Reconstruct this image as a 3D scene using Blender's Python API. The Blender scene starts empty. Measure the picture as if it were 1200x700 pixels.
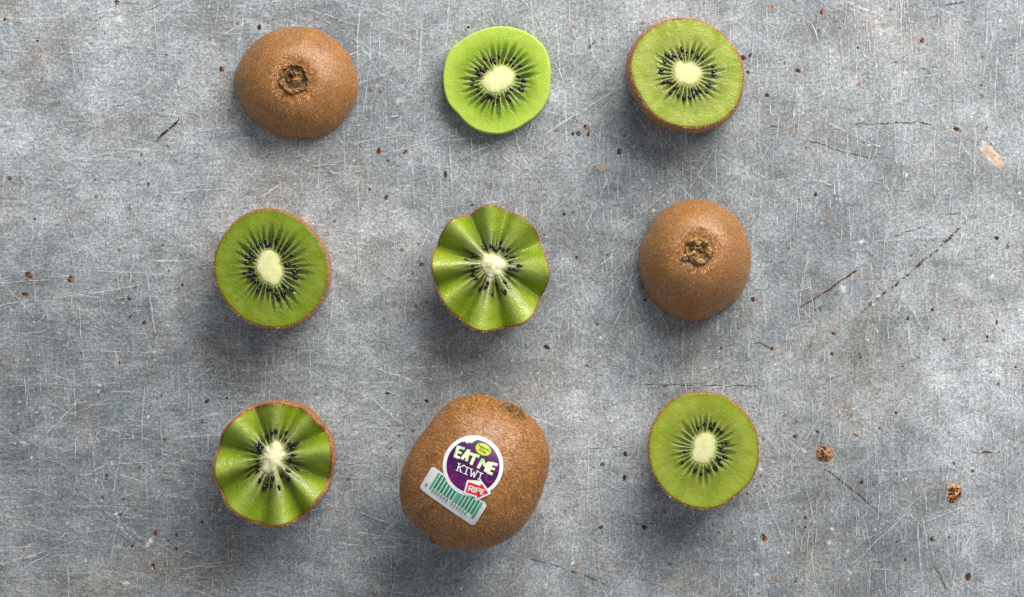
import bpy, bmesh, math, random
import numpy as np
from mathutils import Vector
from mathutils.bvhtree import BVHTree

S = bpy.context.scene
COL = S.collection
PX = 0.0003            # metres per photograph pixel on the table
CAM_H = 0.90           # camera height above the table

# ------------------------------------------------------------------ camera
cam_d = bpy.data.cameras.new("camera")
cam = bpy.data.objects.new("camera", cam_d)
COL.objects.link(cam)
cam.location = (0, 0, CAM_H)
cam_d.sensor_fit = 'HORIZONTAL'
cam_d.sensor_width = 36.0
cam_d.lens = 36.0 * CAM_H / (1200 * PX)
cam_d.clip_start = 0.01
cam_d.clip_end = 20.0
S.camera = cam

# ------------------------------------------------------------------ world (studio ambience)
W = bpy.data.worlds.new("World")
S.world = W
W.use_nodes = True
bg = W.node_tree.nodes["Background"]
bg.inputs[0].default_value = (0.90, 0.95, 1.0, 1)
bg.inputs[1].default_value = 0.37

# ------------------------------------------------------------------ lamp: soft window light from upper right
def area(name, loc, target, size, size_y, power, color):
    d = bpy.data.lights.new(name, 'AREA')
    d.shape = 'RECTANGLE'; d.size = size; d.size_y = size_y
    d.energy = power; d.color = color
    o = bpy.data.objects.new(name, d)
    COL.objects.link(o)
    o.location = loc
    o.rotation_euler = (Vector(target) - Vector(loc)).to_track_quat('-Z', 'Y').to_euler()
    return o
area("window_light", (0.26, 0.54, 0.47), (-0.05, 0.02, 0), 0.66, 0.46, 11.8, (1.0, 0.955, 0.89))

S.view_settings.view_transform = 'Standard'
S.view_settings.look = 'None'
S.view_settings.exposure = 0.0
S.view_settings.gamma = 1.0
S.view_settings.use_curve_mapping = False
S.cycles.use_denoising = False
S.cycles.max_bounces = 8

# ------------------------------------------------------------------ helpers
def lin(r, g, b):
    f = lambda c: (c / 255 / 12.92) if c / 255 <= 0.04045 else ((c / 255 + 0.055) / 1.055) ** 2.4
    return np.array([f(r), f(g), f(b)])

def p2w(x, y, z=0.0):
    k = PX * (1 - z / CAM_H)
    return np.array([(x - 600) * k, (350 - y) * k, z])

def vnoise(x, y, seed=0):
    x = np.asarray(x, float); y = np.asarray(y, float)
    xi = np.floor(x).astype(np.int64); yi = np.floor(y).astype(np.int64)
    fx = x - xi; fy = y - yi
    fx = fx * fx * (3 - 2 * fx); fy = fy * fy * (3 - 2 * fy)
    def h(a, b):
        n = (a * 374761393 + b * 668265263 + seed * 982451653) & 0x7fffffff
        n = ((n ^ (n >> 13)) * 1274126177) & 0x7fffffff
        n = (n ^ (n >> 16)) & 0xffff
        return n / 65535.0
    a = h(xi, yi); b = h(xi + 1, yi); c = h(xi, yi + 1); d = h(xi + 1, yi + 1)
    return (a * (1 - fx) + b * fx) * (1 - fy) + (c * (1 - fx) + d * fx) * fy

def fbm(x, y, seed=0, octaves=3):
    v = 0; a = 0.5; t = 0
    for o in range(octaves):
        v = v + a * vnoise(x * 2 ** o + 17.3 * o, y * 2 ** o + 5.1 * o, seed + o); t += a; a *= 0.5
    return v / t

def sstep(x, a, b):
    t = np.clip((x - a) / (b - a), 0, 1)
    return t * t * (3 - 2 * t)

def tag(o, label=None, category=None, group=None, kind=None):
    if label: o["label"] = label
    if category: o["category"] = category
    if group: o["group"] = group
    if kind: o["kind"] = kind
    return o

def empty(name, loc):
    o = bpy.data.objects.new(name, None)
    o.empty_display_size = 0.01
    COL.objects.link(o)
    o.location = loc
    return o

def mesh_obj(name, verts, faces, mat, parent=None, cols=None, fade=None, smooth=True):
    """verts in world coordinates; stored relative to the parent's location"""
    v = np.asarray(verts, float)
    if parent is not None:
        v = v - np.array(parent_origin(parent))
    me = bpy.data.meshes.new(name)
    me.from_pydata(v.tolist(), [], faces)
    if smooth:
        me.polygons.foreach_set("use_smooth", [True] * len(me.polygons))
    if cols is not None:
        a = me.attributes.new("col", 'FLOAT_COLOR', 'POINT')
        c = np.ones((len(v), 4)); c[:, :3] = cols
        a.data.foreach_set("color", c.ravel())
    if fade is not None:
        a = me.attributes.new("fade", 'FLOAT', 'POINT')
        a.data.foreach_set("value", np.asarray(fade, float).ravel())
    me.update()
    if mat: me.materials.append(mat)
    o = bpy.data.objects.new(name, me)
    COL.objects.link(o)
    if parent is not None: o.parent = parent
    return o

def parent_origin(p):
    l = np.array(p.location)
    while p.parent is not None:
        p = p.parent
        l = l + np.array(p.location)
    return l

def ring_faces(nr, na, start_cap=True, end_cap=True):
    f = []
    for i in range(nr - 1):
        a = i * na; b = a + na
        for j in range(na):
            k = (j + 1) % na
            f.append((a + j, b + j, b + k, a + k))
    n = nr * na
    if start_cap:
        for j in range(na): f.append((n, j, (j + 1) % na))
        n += 1
    if end_cap:
        a = (nr - 1) * na
        for j in range(na): f.append((n, a + (j + 1) % na, a + j))
    return f

def pts(origin, scale, lst):
    return [(origin[0] + x / scale, origin[1] + y / scale) for x, y in lst]

def polar(points, centre, smooth=2):
    """photo-pixel outline -> periodic radius function (pixels) around centre, angle counter-clockwise"""
    a = np.array([math.atan2(-(y - centre[1]), x - centre[0]) for x, y in points])
    r = np.array([math.hypot(x - centre[0], y - centre[1]) for x, y in points])
    o = np.argsort(a); a = a[o]; r = r[o]
    g = np.linspace(-math.pi, math.pi, 720, endpoint=False)
    v = np.interp(g, np.r_[a - 2 * math.pi, a, a + 2 * math.pi], np.r_[r, r, r])
    k = np.hanning(2 * int(9 * smooth) + 1); k /= k.sum(); m = len(k) // 2
    v = np.convolve(np.r_[v[-m:], v, v[:m]], k, mode='valid')
    def f(th):
        t = (np.asarray(th) + math.pi) % (2 * math.pi) - math.pi
        return np.interp(t, np.r_[g, math.pi], np.r_[v, v[0]])
    return f

# ------------------------------------------------------------------ materials
def new_mat(name):
    m = bpy.data.materials.new(name)
    m.use_nodes = True
    nt = m.node_tree
    b = nt.nodes["Principled BSDF"]
    return m, nt, b

def node(nt, t, **kw):
    n = nt.nodes.new(t)
    for k, v in kw.items():
        if k.startswith("i_"):
            key = k[2:]
            key = int(key) if key.isdigit() else key.replace("_", " ")
            n.inputs[key].default_value = v
        else:
            setattr(n, k, v)
    return n

def mixc(nt, fac, a, b, blend='MIX'):
    n = nt.nodes.new('ShaderNodeMix'); n.data_type = 'RGBA'; n.blend_type = blend
    for sock, v in ((n.inputs[0], fac), (n.inputs[6], a), (n.inputs[7], b)):
        if hasattr(v, "is_linked"): nt.links.new(v, sock)
        elif isinstance(v, (int, float)): sock.default_value = v
        else: sock.default_value = (*v[:3], 1)
    return n.outputs[2]

def math_n(nt, op, a, b=None, c=None, clamp=False):
    n = nt.nodes.new('ShaderNodeMath'); n.operation = op; n.use_clamp = clamp
    for i, v in enumerate((a, b, c)):
        if v is None: continue
        if hasattr(v, "is_linked"): nt.links.new(v, n.inputs[i])
        else: n.inputs[i].default_value = v
    return n.outputs[0]

def coords(nt, scale=(1, 1, 1), rot=0.0):
    tc = nt.nodes.new('ShaderNodeTexCoord')
    mp = nt.nodes.new('ShaderNodeMapping')
    mp.inputs['Rotation'].default_value = (0, 0, rot)
    nt.links.new(tc.outputs['Object'], mp.inputs['Vector'])
    sc = nt.nodes.new('ShaderNodeVectorMath'); sc.operation = 'MULTIPLY'
    sc.inputs[1].default_value = scale
    nt.links.new(mp.outputs[0], sc.inputs[0])
    return sc.outputs[0]

def noise(nt, vec, scale, detail=3, rough=0.55, dist=0.0):
    n = nt.nodes.new('ShaderNodeTexNoise')
    n.inputs['Scale'].default_value = scale; n.inputs['Detail'].default_value = detail
    n.inputs['Roughness'].default_value = rough; n.inputs['Distortion'].default_value = dist
    nt.links.new(vec, n.inputs['Vector'])
    return n.outputs[0]

def ramp(nt, fac, lo, hi, a=0.0, b=1.0):
    n = nt.nodes.new('ShaderNodeMapRange'); n.interpolation_type = 'SMOOTHSTEP'
    n.inputs[1].default_value = lo; n.inputs[2].default_value = hi
    n.inputs[3].default_value = a; n.inputs[4].default_value = b
    nt.links.new(fac, n.inputs[0])
    return n.outputs[0]

def bump(nt, bsdf, h, strength, dist, prev=None):
    n = nt.nodes.new('ShaderNodeBump')
    n.inputs['Strength'].default_value = strength; n.inputs['Distance'].default_value = dist
    nt.links.new(h, n.inputs['Height'])
    if prev: nt.links.new(prev, n.inputs['Normal'])
    nt.links.new(n.outputs[0], bsdf.inputs['Normal'])
    return n.outputs[0]

def attr(nt, name):
    n = nt.nodes.new('ShaderNodeAttribute'); n.attribute_name = name
    return n

# --- worn zinc sheet
def make_zinc():
    m, nt, b = new_mat("worn_zinc_sheet")
    v = coords(nt)
    big = noise(nt, v, 9, 3, 0.55, 0.6)
    mid = noise(nt, v, 60, 4, 0.6, 0.4)
    fine = noise(nt, v, 900, 3, 0.7)
    speck = noise(nt, v, 2300, 2, 0.6)
    strokes = []
    for i, (ang, along, across) in enumerate([(0.05, 110, 1250), (0.55, 190, 1500), (1.05, 170, 1350), (1.52, 60, 1300), (2.05, 190, 1500), (2.6, 170, 1350)]):
        strokes.append(noise(nt, coords(nt, (along, across, 1), ang), 1.0, 3, 0.65, 0.6))
    cloud = noise(nt, coords(nt, (0.7, 1.25, 1), 0.15), 13, 5, 0.62, 0.9)
    c = mixc(nt, ramp(nt, big, 0.30, 0.70), (0.196, 0.224, 0.244), (0.330, 0.354, 0.376))
    def mul(c, t, lo, hi, a, bb, fac=1.0):
        g = ramp(nt, t, lo, hi, a, bb)
        cb = nt.nodes.new('ShaderNodeCombineColor')
        for i in range(3): nt.links.new(g, cb.inputs[i])
        return mixc(nt, fac, c, cb.outputs[0], 'MULTIPLY')
    c = mul(c, cloud, 0.30, 0.70, 0.82, 1.15)
    # worn pale patches, streaky along the rolling direction
    c = mixc(nt, ramp(nt, noise(nt, coords(nt, (35, 120, 1), 0.04), 1.0, 4, 0.65, 0.7), 0.50, 0.74, 0, 0.24), c, (0.40, 0.412, 0.43))
    c = mul(c, noise(nt, coords(nt, (45, 210, 1), -0.03), 1.0, 4, 0.65, 0.5), 0.26, 0.48, 0.72, 1.0)
    # warm oxide clouds, cool dark clouds
    warm = noise(nt, v, 24, 5, 0.7, 0.8)
    c = mixc(nt, ramp(nt, warm, 0.48, 0.74, 0, 0.52), c, (0.275, 0.232, 0.185))
    cool = noise(nt, coords(nt, (1, 1, 1), 0.4), 30, 4, 0.65, 0.5)
    c = mixc(nt, ramp(nt, cool, 0.54, 0.74, 0, 0.45), c, (0.165, 0.215, 0.25))
    # chalky bloom
    c = mixc(nt, ramp(nt, noise(nt, coords(nt, (1, 1.2, 1), 1.1), 85, 5, 0.75, 0.3), 0.62, 0.80, 0, 0.55), c, (0.60, 0.60, 0.60))
    c = mul(c, mid, 0.30, 0.70, 0.78, 1.20)
    c = mul(c, noise(nt, v, 170, 5, 0.75, 0.8), 0.32, 0.68, 0.84, 1.14)
    c = mul(c, fine, 0.32, 0.68, 0.70, 1.30)
    c = mul(c, speck, 0.34, 0.66, 0.64, 1.36)
    hue = noise(nt, coords(nt, (1, 1, 1), 0.9), 420, 4, 0.75)
    c = mixc(nt, ramp(nt, hue, 0.55, 0.75, 0, 0.55), c, mixc(nt, 1.0, c, (1.10, 0.92, 0.72), 'MULTIPLY'))
    c = mixc(nt, ramp(nt, hue, 0.25, 0.45, 0.5, 0), c, mixc(nt, 1.0, c, (0.82, 0.96, 1.08), 'MULTIPLY'))
    sx = nt.nodes.new('ShaderNodeSeparateXYZ'); nt.links.new(v, sx.inputs[0])
    side = math_n(nt, 'ADD', math_n(nt, 'MULTIPLY', sx.outputs[0], 4.0), noise(nt, v, 11, 3, 0.6, 0.5))
    right = ramp(nt, side, 0.35, 0.75); left = ramp(nt, side, 0.10, 0.50, 1.0, 0.0)
    for i, st in enumerate(strokes):
        fac = {0: left, 3: right}.get(i, 1.0)
        big_ = i in (0, 3)
        c = mul(c, st, 0.32, 0.68, (0.87, 0, 0, 0.93)[i] if big_ else 0.95, (1.13, 0, 0, 1.07)[i] if big_ else 1.05, fac)
        c = mul(c, st, 0.62, 0.74, 1.0, 1.20, fac)
        c = mul(c, st, 0.26, 0.36, 0.80, 1.0, fac)
    # tiny rust freckles
    vo = nt.nodes.new('ShaderNodeTexVoronoi'); vo.feature = 'F1'; vo.inputs['Scale'].default_value = 260
    vo.inputs['Randomness'].default_value = 1.0
    nt.links.new(v, vo.inputs['Vector'])
    sp = nt.nodes.new('ShaderNodeSeparateColor'); nt.links.new(vo.outputs['Color'], sp.inputs[0])
    pick = ramp(nt, sp.outputs[0], 0.90, 0.92)
    dot = ramp(nt, math_n(nt, 'ADD', vo.outputs['Distance'], math_n(nt, 'MULTIPLY', fine, 0.25)), 0.26, 0.36, 1.0, 0.0)
    zone = ramp(nt, noise(nt, coords(nt, (1, 1, 1), 2.0), 14, 2), 0.44, 0.58)
    c = mixc(nt, math_n(nt, 'MULTIPLY', math_n(nt, 'MULTIPLY', pick, dot), math_n(nt, 'MULTIPLY', zone, 0.8)), c, (0.13, 0.065, 0.03))
    for sc_, p0, r0, colr, zs, op in ((620, 0.86, 0.30, (0.20, 0.115, 0.055), 17, 0.75), (480, 0.90, 0.26, (0.36, 0.26, 0.16), 23, 0.6), (540, 0.92, 0.28, (0.66, 0.66, 0.65), 19, 0.7)):
        vf = nt.nodes.new('ShaderNodeTexVoronoi'); vf.feature = 'F1'; vf.inputs['Scale'].default_value = sc_
        nt.links.new(coords(nt, (1, 1, 1), sc_), vf.inputs['Vector'])
        spp = nt.nodes.new('ShaderNodeSeparateColor'); nt.links.new(vf.outputs['Color'], spp.inputs[0])
        pk = ramp(nt, spp.outputs[1], p0, p0 + 0.02)
        dt = ramp(nt, math_n(nt, 'ADD', vf.outputs['Distance'], math_n(nt, 'MULTIPLY', speck, 0.4)), r0 + 0.06, r0 + 0.20, 1.0, 0.0)
        zn = ramp(nt, noise(nt, coords(nt, (1, 1, 1), zs), zs, 3), 0.42, 0.60)
        c = mixc(nt, math_n(nt, 'MULTIPLY', math_n(nt, 'MULTIPLY', pk, dt), math_n(nt, 'MULTIPLY', zn, op)), c, colr)
    nt.links.new(c, b.inputs['Base Color'])
    b.inputs['Metallic'].default_value = 0.0
    b.inputs['Roughness'].default_value = 0.55
    b.inputs['Specular IOR Level'].default_value = 0.4
    p = bump(nt, b, fine, 0.35, 0.0002)
    bump(nt, b, strokes[3], 0.25, 0.0002, p)
    return m
M_ZINC = make_zinc()

# --- marks on the sheet (scratches, stains): colour and fade come from the mark's own mesh
def make_mark():
    m, nt, b = new_mat("surface_mark")
    nt.links.new(attr(nt, "col").outputs['Color'], b.inputs['Base Color'])
    v = coords(nt)
    thr = math_n(nt, 'MULTIPLY_ADD', attr(nt, "fade").outputs['Fac'], -0.52, 0.665)
    nn = math_n(nt, 'ADD', math_n(nt, 'MULTIPLY', noise(nt, v, 1500, 3, 0.7), 0.6), math_n(nt, 'MULTIPLY', noise(nt, v, 420, 3, 0.7), 0.4))
    f = math_n(nt, 'MULTIPLY', ramp(nt, math_n(nt, 'SUBTRACT', nn, thr), -0.06, 0.26), math_n(nt, 'ADD', math_n(nt, 'MULTIPLY', attr(nt, "fade").outputs['Fac'], 0.65), 0.22), clamp=True)
    nt.links.new(f, b.inputs['Alpha'])
    b.inputs['Roughness'].default_value = 0.6
    b.inputs['Specular IOR Level'].default_value = 0.3
    return m
M_MARK = make_mark()

def make_rust():
    m, nt, b = new_mat("rust_blister")
    v = coords(nt)
    c = mixc(nt, ramp(nt, noise(nt, v, 1300, 3, 0.7), 0.50, 0.68), attr(nt, "col").outputs['Color'], (0.05, 0.022, 0.01))
    nt.links.new(c, b.inputs['Base Color'])
    b.inputs['Roughness'].default_value = 0.8
    bump(nt, b, noise(nt, v, 1800, 3), 0.8, 0.0004)
    return m
M_RUST = make_rust()
def make_flake():
    m, nt, b = new_mat("pale_flake_paint")
    nt.links.new(attr(nt, "col").outputs['Color'], b.inputs['Base Color'])
    b.inputs['Roughness'].default_value = 0.7
    bump(nt, b, noise(nt, coords(nt), 900, 3), 0.5, 0.0003)
    return m
M_FLAKE = make_flake()

# --- kiwi flesh
def make_flesh(name, sss, radius_mm, rough, sparkle):
    m, nt, b = new_mat(name)
    v = coords(nt)
    col = attr(nt, "col").outputs['Color']
    g = noise(nt, v, 1100, 3, 0.65)
    col2 = mixc(nt, ramp(nt, g, 0.42, 0.72, 0.0, 0.14), col, mixc(nt, 0.5, col, (0.60, 0.66, 0.24)))
    nt.links.new(col2, b.inputs['Base Color'])
    b.subsurface_method = 'RANDOM_WALK'
    b.inputs['Subsurface Weight'].default_value = sss
    b.inputs['Subsurface Scale'].default_value = radius_mm * 0.001
    b.inputs['Subsurface Radius'].default_value = (0.7, 1.0, 0.22)
    b.inputs['Roughness'].default_value = rough
    b.inputs['Specular IOR Level'].default_value = 0.55
    b.inputs['IOR'].default_value = 1.36
    vo = nt.nodes.new('ShaderNodeTexVoronoi'); vo.feature = 'F1'; vo.inputs['Scale'].default_value = 1500
    nt.links.new(v, vo.inputs['Vector'])
    wet = ramp(nt, noise(nt, v, 240, 3, 0.7), 0.36, 0.66, 0.15, 1.0)
    h = math_n(nt, 'ADD', math_n(nt, 'MULTIPLY', vo.outputs['Distance'], math_n(nt, 'MULTIPLY', wet, 1.6)), math_n(nt, 'MULTIPLY', noise(nt, v, 300, 3, 0.6), 0.9))
    bump(nt, b, h, sparkle, 0.0006)
    return m
M_FLESH = make_flesh("kiwi_flesh_wet", 0.60, 2.6, 0.22, 0.26)
M_FLESH_SMOOTH = make_flesh("kiwi_flesh_smooth", 0.60, 2.6, 0.26, 0.20)
M_CORE = make_flesh("kiwi_core", 0.5, 2.0, 0.45, 0.12)

def make_seed():
    m, nt, b = new_mat("kiwi_seed")
    v = coords(nt)
    c = mixc(nt, ramp(nt, noise(nt, v, 700, 2), 0.4, 0.65), (0.005, 0.004, 0.0035), (0.016, 0.009, 0.007))
    nt.links.new(c, b.inputs['Base Color'])
    b.inputs['Roughness'].default_value = 0.16
    b.inputs['Specular IOR Level'].default_value = 0.35
    b.inputs['Coat Weight'].default_value = 0.25
    b.inputs['Coat Roughness'].default_value = 0.12
    return m
M_SEED = make_seed()

# --- kiwi skin and fuzz
def make_skin():
    m, nt, b = new_mat("kiwi_skin")
    v = coords(nt)
    n1 = noise(nt, v, 900, 4, 0.7, 0.4)
    n2 = noise(nt, v, 130, 3, 0.6)
    c = mixc(nt, ramp(nt, n2, 0.32, 0.7), (0.255, 0.113, 0.030), (0.340, 0.160, 0.048))
    c = mixc(nt, ramp(nt, n1, 0.36, 0.66), mixc(nt, 0.32, c, (0.120, 0.056, 0.018)), c)
    vo = nt.nodes.new('ShaderNodeTexVoronoi'); vo.inputs['Scale'].default_value = 1000
    nt.links.new(v, vo.inputs['Vector'])
    c = mixc(nt, ramp(nt, vo.outputs['Distance'], 0.18, 0.42, 0.30, 0.0), c, (0.46, 0.26, 0.10))
    nt.links.new(c, b.inputs['Base Color'])
    b.inputs['Roughness'].default_value = 0.42
    b.inputs['Specular IOR Level'].default_value = 0.85
    b.inputs['Sheen Weight'].default_value = 0.15
    b.inputs['Sheen Tint'].default_value = (1.0, 0.85, 0.65, 1)
    p = bump(nt, b, n1, 0.55, 0.0005)
    bump(nt, b, vo.outputs['Distance'], 0.3, 0.0003, p)
    return m
M_SKIN = make_skin()

def make_fuzz():
    m, nt, b = new_mat("kiwi_fuzz")
    nt.links.new(attr(nt, "col").outputs['Color'], b.inputs['Base Color'])
    b.inputs['Roughness'].default_value = 0.36
    b.inputs['Specular IOR Level'].default_value = 0.6
    b.inputs['Transmission Weight'].default_value = 0.0
    return m
M_FUZZ = make_fuzz()

def make_scar():
    m, nt, b = new_mat("dry_stem_scar")
    v = coords(nt)
    c = mixc(nt, ramp(nt, noise(nt, v, 700, 4, 0.7), 0.3, 0.7), attr(nt, "col").outputs['Color'], (0.135, 0.080, 0.028))
    nt.links.new(c, b.inputs['Base Color'])
    b.inputs['Roughness'].default_value = 0.75
    bump(nt, b, noise(nt, v, 1500, 3, 0.7), 0.7, 0.0005)
    return m
M_SCAR = make_scar()

def make_print(name, rgb, rgb2=None, scale=300, lo=0.4, hi=0.6, rough=0.38):
    m, nt, b = new_mat(name)
    c2 = rgb2 if rgb2 is not None else rgb * 0.93
    c = mixc(nt, ramp(nt, noise(nt, coords(nt), scale, 2), lo, hi), rgb, c2)
    nt.links.new(c, b.inputs['Base Color'])
    b.inputs['Roughness'].default_value = rough
    b.inputs['Specular IOR Level'].default_value = 0.4
    return m

# ------------------------------------------------------------------ the table: a worn zinc sheet
def build_table():
    bm = bmesh.new()
    bmesh.ops.create_cube(bm, size=1.0)
    for v in bm.verts:
        v.co.x *= 1.3; v.co.y *= 1.1; v.co.z = v.co.z * 0.02 - 0.01
    bmesh.ops.bevel(bm, geom=[e for e in bm.edges], offset=0.002, segments=2, affect='EDGES')
    me = bpy.data.meshes.new("zinc_tabletop")
    bm.to_mesh(me); bm.free()
    me.materials.append(M_ZINC)
    o = bpy.data.objects.new("zinc_tabletop", me)
    COL.objects.link(o)
    return tag(o, "worn grey zinc tabletop with scratches, pits and rust freckles", "tabletop", kind="structure")
TABLE = build_table()

layer = [0]
def next_z(base=0.00003):
    layer[0] += 1
    return base + layer[0] * 2e-7

def strip_geo(points, width, colr, strength, rng, wob=0.6, broken=0.0):
    P = np.array(points, float)
    seg = np.r_[0, np.cumsum(np.hypot(*np.diff(P, axis=0).T))]
    n = max(4, int(seg[-1] / 2))
    t = np.linspace(0, seg[-1], n)
    x = np.interp(t, seg, P[:, 0]); y = np.interp(t, seg, P[:, 1])
    k = rng.integers(0, 1000)
    x = x + (vnoise(t * 0.12, t * 0 + 3, k) - 0.5) * 2 * wob + (vnoise(t * 0.5, t * 0 + 7, k) - 0.5) * wob * 0.8
    y = y + (vnoise(t * 0.12, t * 0 + 9, k) - 0.5) * 2 * wob + (vnoise(t * 0.5, t * 0 + 5, k) - 0.5) * wob * 0.8
    dx = np.gradient(x); dy = np.gradient(y); l = np.hypot(dx, dy) + 1e-9
    nx, ny = -dy / l, dx / l
    w = width * 0.5 * (0.55 + 0.9 * vnoise(t * 0.25, t * 0, k + 5))
    w *= np.clip(np.minimum(t, seg[-1] - t) / max(3, 0.18 * seg[-1]) + 0.25, 0.25, 1)
    fade = strength * (0.55 + 0.6 * vnoise(t * 0.15, t * 0 + 1, k + 8))
    if broken > 0:
        fade = fade * (0.35 + 0.65 * sstep(fbm(t * 0.30, t * 0 + 2, k + 12, 2), broken - 0.10, broken + 0.14))
    fade *= np.clip(np.minimum(t, seg[-1] - t) / (0.2 * seg[-1]), 0.15, 1)
    z = next_z()
    V = []; 
    for s in (-1, 1):
        V.append(np.c_[(x + s * nx * w - 600) * PX, (350 - (y + s * ny * w)) * PX, np.full(n, z)])
    V = np.concatenate(V)
    F = [(i + n, i + n + 1, i + 1, i) for i in range(n - 1)]
    return V, F, np.tile(colr, (2 * n, 1)), np.r_[fade, fade]

C_LIGHT = lin(218, 221, 226); C_DARK = lin(62, 60, 60); C_BROWN = lin(86, 58, 38); C_INK = lin(38, 46, 56)
C_TAN = lin(170, 130, 80); C_RUST = lin(170, 98, 40); C_WHITE = lin(225, 225, 222)
rng = np.random.default_rng(11)

# long scratches that can be picked out one by one
SCR = [  # points, width, colour, strength, broken
    ([(178,169),(190,158),(202,148),(216,131)], 3.2, C_INK, 1.0, 0.34),
    ([(687,59),(694,53),(700,46)], 4.5, C_INK, 1.0, 0.15),
    ([(985,146),(1040,145),(1075,143),(1112,149)], 1.9, C_BROWN, 0.9, 0.25),
    ([(900,148),(918,150)], 1.8, C_BROWN, 0.9, 0.2),
    ([(935,161),(985,177),(1037,191)], 1.6, C_BROWN, 0.9, 0.25),
    ([(1105,6),(1118,4),(1132,3)], 2.0, C_BROWN, 0.9, 0.2),
    ([(929,366),(960,346),(990,327),(1017,306)], 2.4, C_BROWN, 1.0, 0.12),
    ([(990,381),(1040,341),(1100,291),(1150,242)], 3.4, C_BROWN, 0.95, 0.46),
    ([(1038,281),(1066,271),(1092,264)], 1.9, C_BROWN, 0.9, 0.3),
    ([(1104,251),(1131,250)], 3.0, C_TAN * 0.7, 0.8, 0.3),
    ([(880,403),(892,402),(906,411)], 2.0, C_BROWN, 0.9, 0.2),
    ([(727,450),(760,451),(830,452),(907,453)], 1.5, C_DARK, 0.85, 0.25),
    ([(904,500),(950,536)], 1.8, C_LIGHT, 0.8, 0.1),
    ([(955,540),(1000,575),(1045,616)], 2.2, C_BROWN, 0.8, 0.25),
    ([(988,637),(1025,627),(1061,614)], 1.7, C_LIGHT, 0.7, 0.2),
    ([(1091,658),(1101,672),(1111,697)], 3.0, C_TAN * 0.7, 0.8, 0.3),
    ([(1130,531),(1182,530)], 2.0, C_BROWN, 0.8, 0.35),
    ([(968,22),(969,120),(968,252)], 1.6, C_LIGHT, 0.75, 0.1),
    ([(966,250),(962,330),(964,425)], 1.2, C_LIGHT, 0.55, 0.25),
    ([(492,0),(493,60),(491,138)], 1.6, C_LIGHT, 0.75, 0.15),
    ([(472,0),(473,55)], 1.3, C_LIGHT, 0.7, 0.2),
    ([(421,52),(433,67),(443,83),(446,95)], 2.0, C_LIGHT, 0.9, 0.1),
    ([(443,92),(437,122)], 2.0, C_LIGHT, 0.75, 0.1),
    ([(479,160),(483,200),(487,254)], 1.5, C_LIGHT, 0.8, 0.1),
    ([(135,404),(139,436)], 1.8, C_LIGHT, 0.9, 0.1),
    ([(103,289),(124,327)], 1.4, C_LIGHT, 0.6, 0.2),
    ([(183,252),(196,269)], 2.0, C_LIGHT, 0.85, 0.1),
    ([(215,404),(224,441)], 1.6, C_LIGHT, 0.6, 0.2),
    ([(119,441),(152,443)], 1.6, C_LIGHT, 0.7, 0.2),
    ([(143,38),(138,66)], 2.0, C_LIGHT, 0.9, 0.1),
    ([(246,455),(266,488),(276,505)], 1.5, C_LIGHT, 0.75, 0.1),
    ([(322,446),(298,470),(258,502),(228,525)], 1.5, C_LIGHT, 0.75, 0.15),
    ([(231,530),(228,570),(238,640)], 1.4, C_LIGHT, 0.65, 0.15),
    ([(240,543),(249,600),(258,640),(300,668)], 1.5, C_LIGHT, 0.7, 0.2),
    ([(600,649),(640,660),(690,676),(725,692)], 2.2, C_DARK, 0.75, 0.3),
    ([(641,497),(660,470),(682,425)], 1.4, C_LIGHT, 0.7, 0.1),
    ([(646,510),(668,480),(690,440)], 1.2, C_LIGHT, 0.6, 0.15),
    ([(628,262),(645,232),(652,215)], 1.6, C_LIGHT, 0.8, 0.1),
    ([(878,395),(900,352),(914,322)], 1.4, C_LIGHT, 0.6, 0.2),
    ([(985,430),(998,448),(1007,466)], 1.5, C_LIGHT, 0.7, 0.2),
    ([(1140,40),(1146,70)], 1.4, C_LIGHT, 0.7, 0.2),
    ([(1135,103),(1152,88)], 1.8, C_LIGHT, 0.8, 0.1),
    ([(1170,96),(1200,82)], 1.5, C_LIGHT, 0.7, 0.1),
    ([(1158,395),(1166,440),(1172,520)], 1.3, C_LIGHT, 0.6, 0.2),
    ([(955,530),(960,600),(965,650)], 1.2, C_LIGHT, 0.6, 0.25),
    ([(1050,600),(1060,650),(1066,700)], 1.3, C_LIGHT, 0.65, 0.2),
    ([(1018,455),(1016,520),(1024,590)], 1.2, C_LIGHT, 0.6, 0.2),
    ([(5,95),(18,70)], 1.6, C_LIGHT, 0.7, 0.2),
    ([(20,124),(22,138)], 2.0, C_LIGHT, 0.8, 0.1),
    ([(25,205),(30,219)], 2.0, C_LIGHT, 0.9, 0.1),
    ([(170,15),(200,0)], 1.3, C_BROWN, 0.7, 0.2),
    ([(92,330),(107,376)], 1.3, C_LIGHT, 0.6, 0.2),
]
for p, w, c, s, br in SCR:
    V, F, Cc, fd = strip_geo(p, w * (0.78 if c[0] < 0.3 else 1.0), c * (0.7 if c[0] < 0.3 else 0.9), s * (1.05 if c[0] < 0.3 else 0.8), rng, wob=0.9, broken=br)
    mesh_obj("scratch", V, F, M_MARK, TABLE, Cc, fd)

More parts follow.
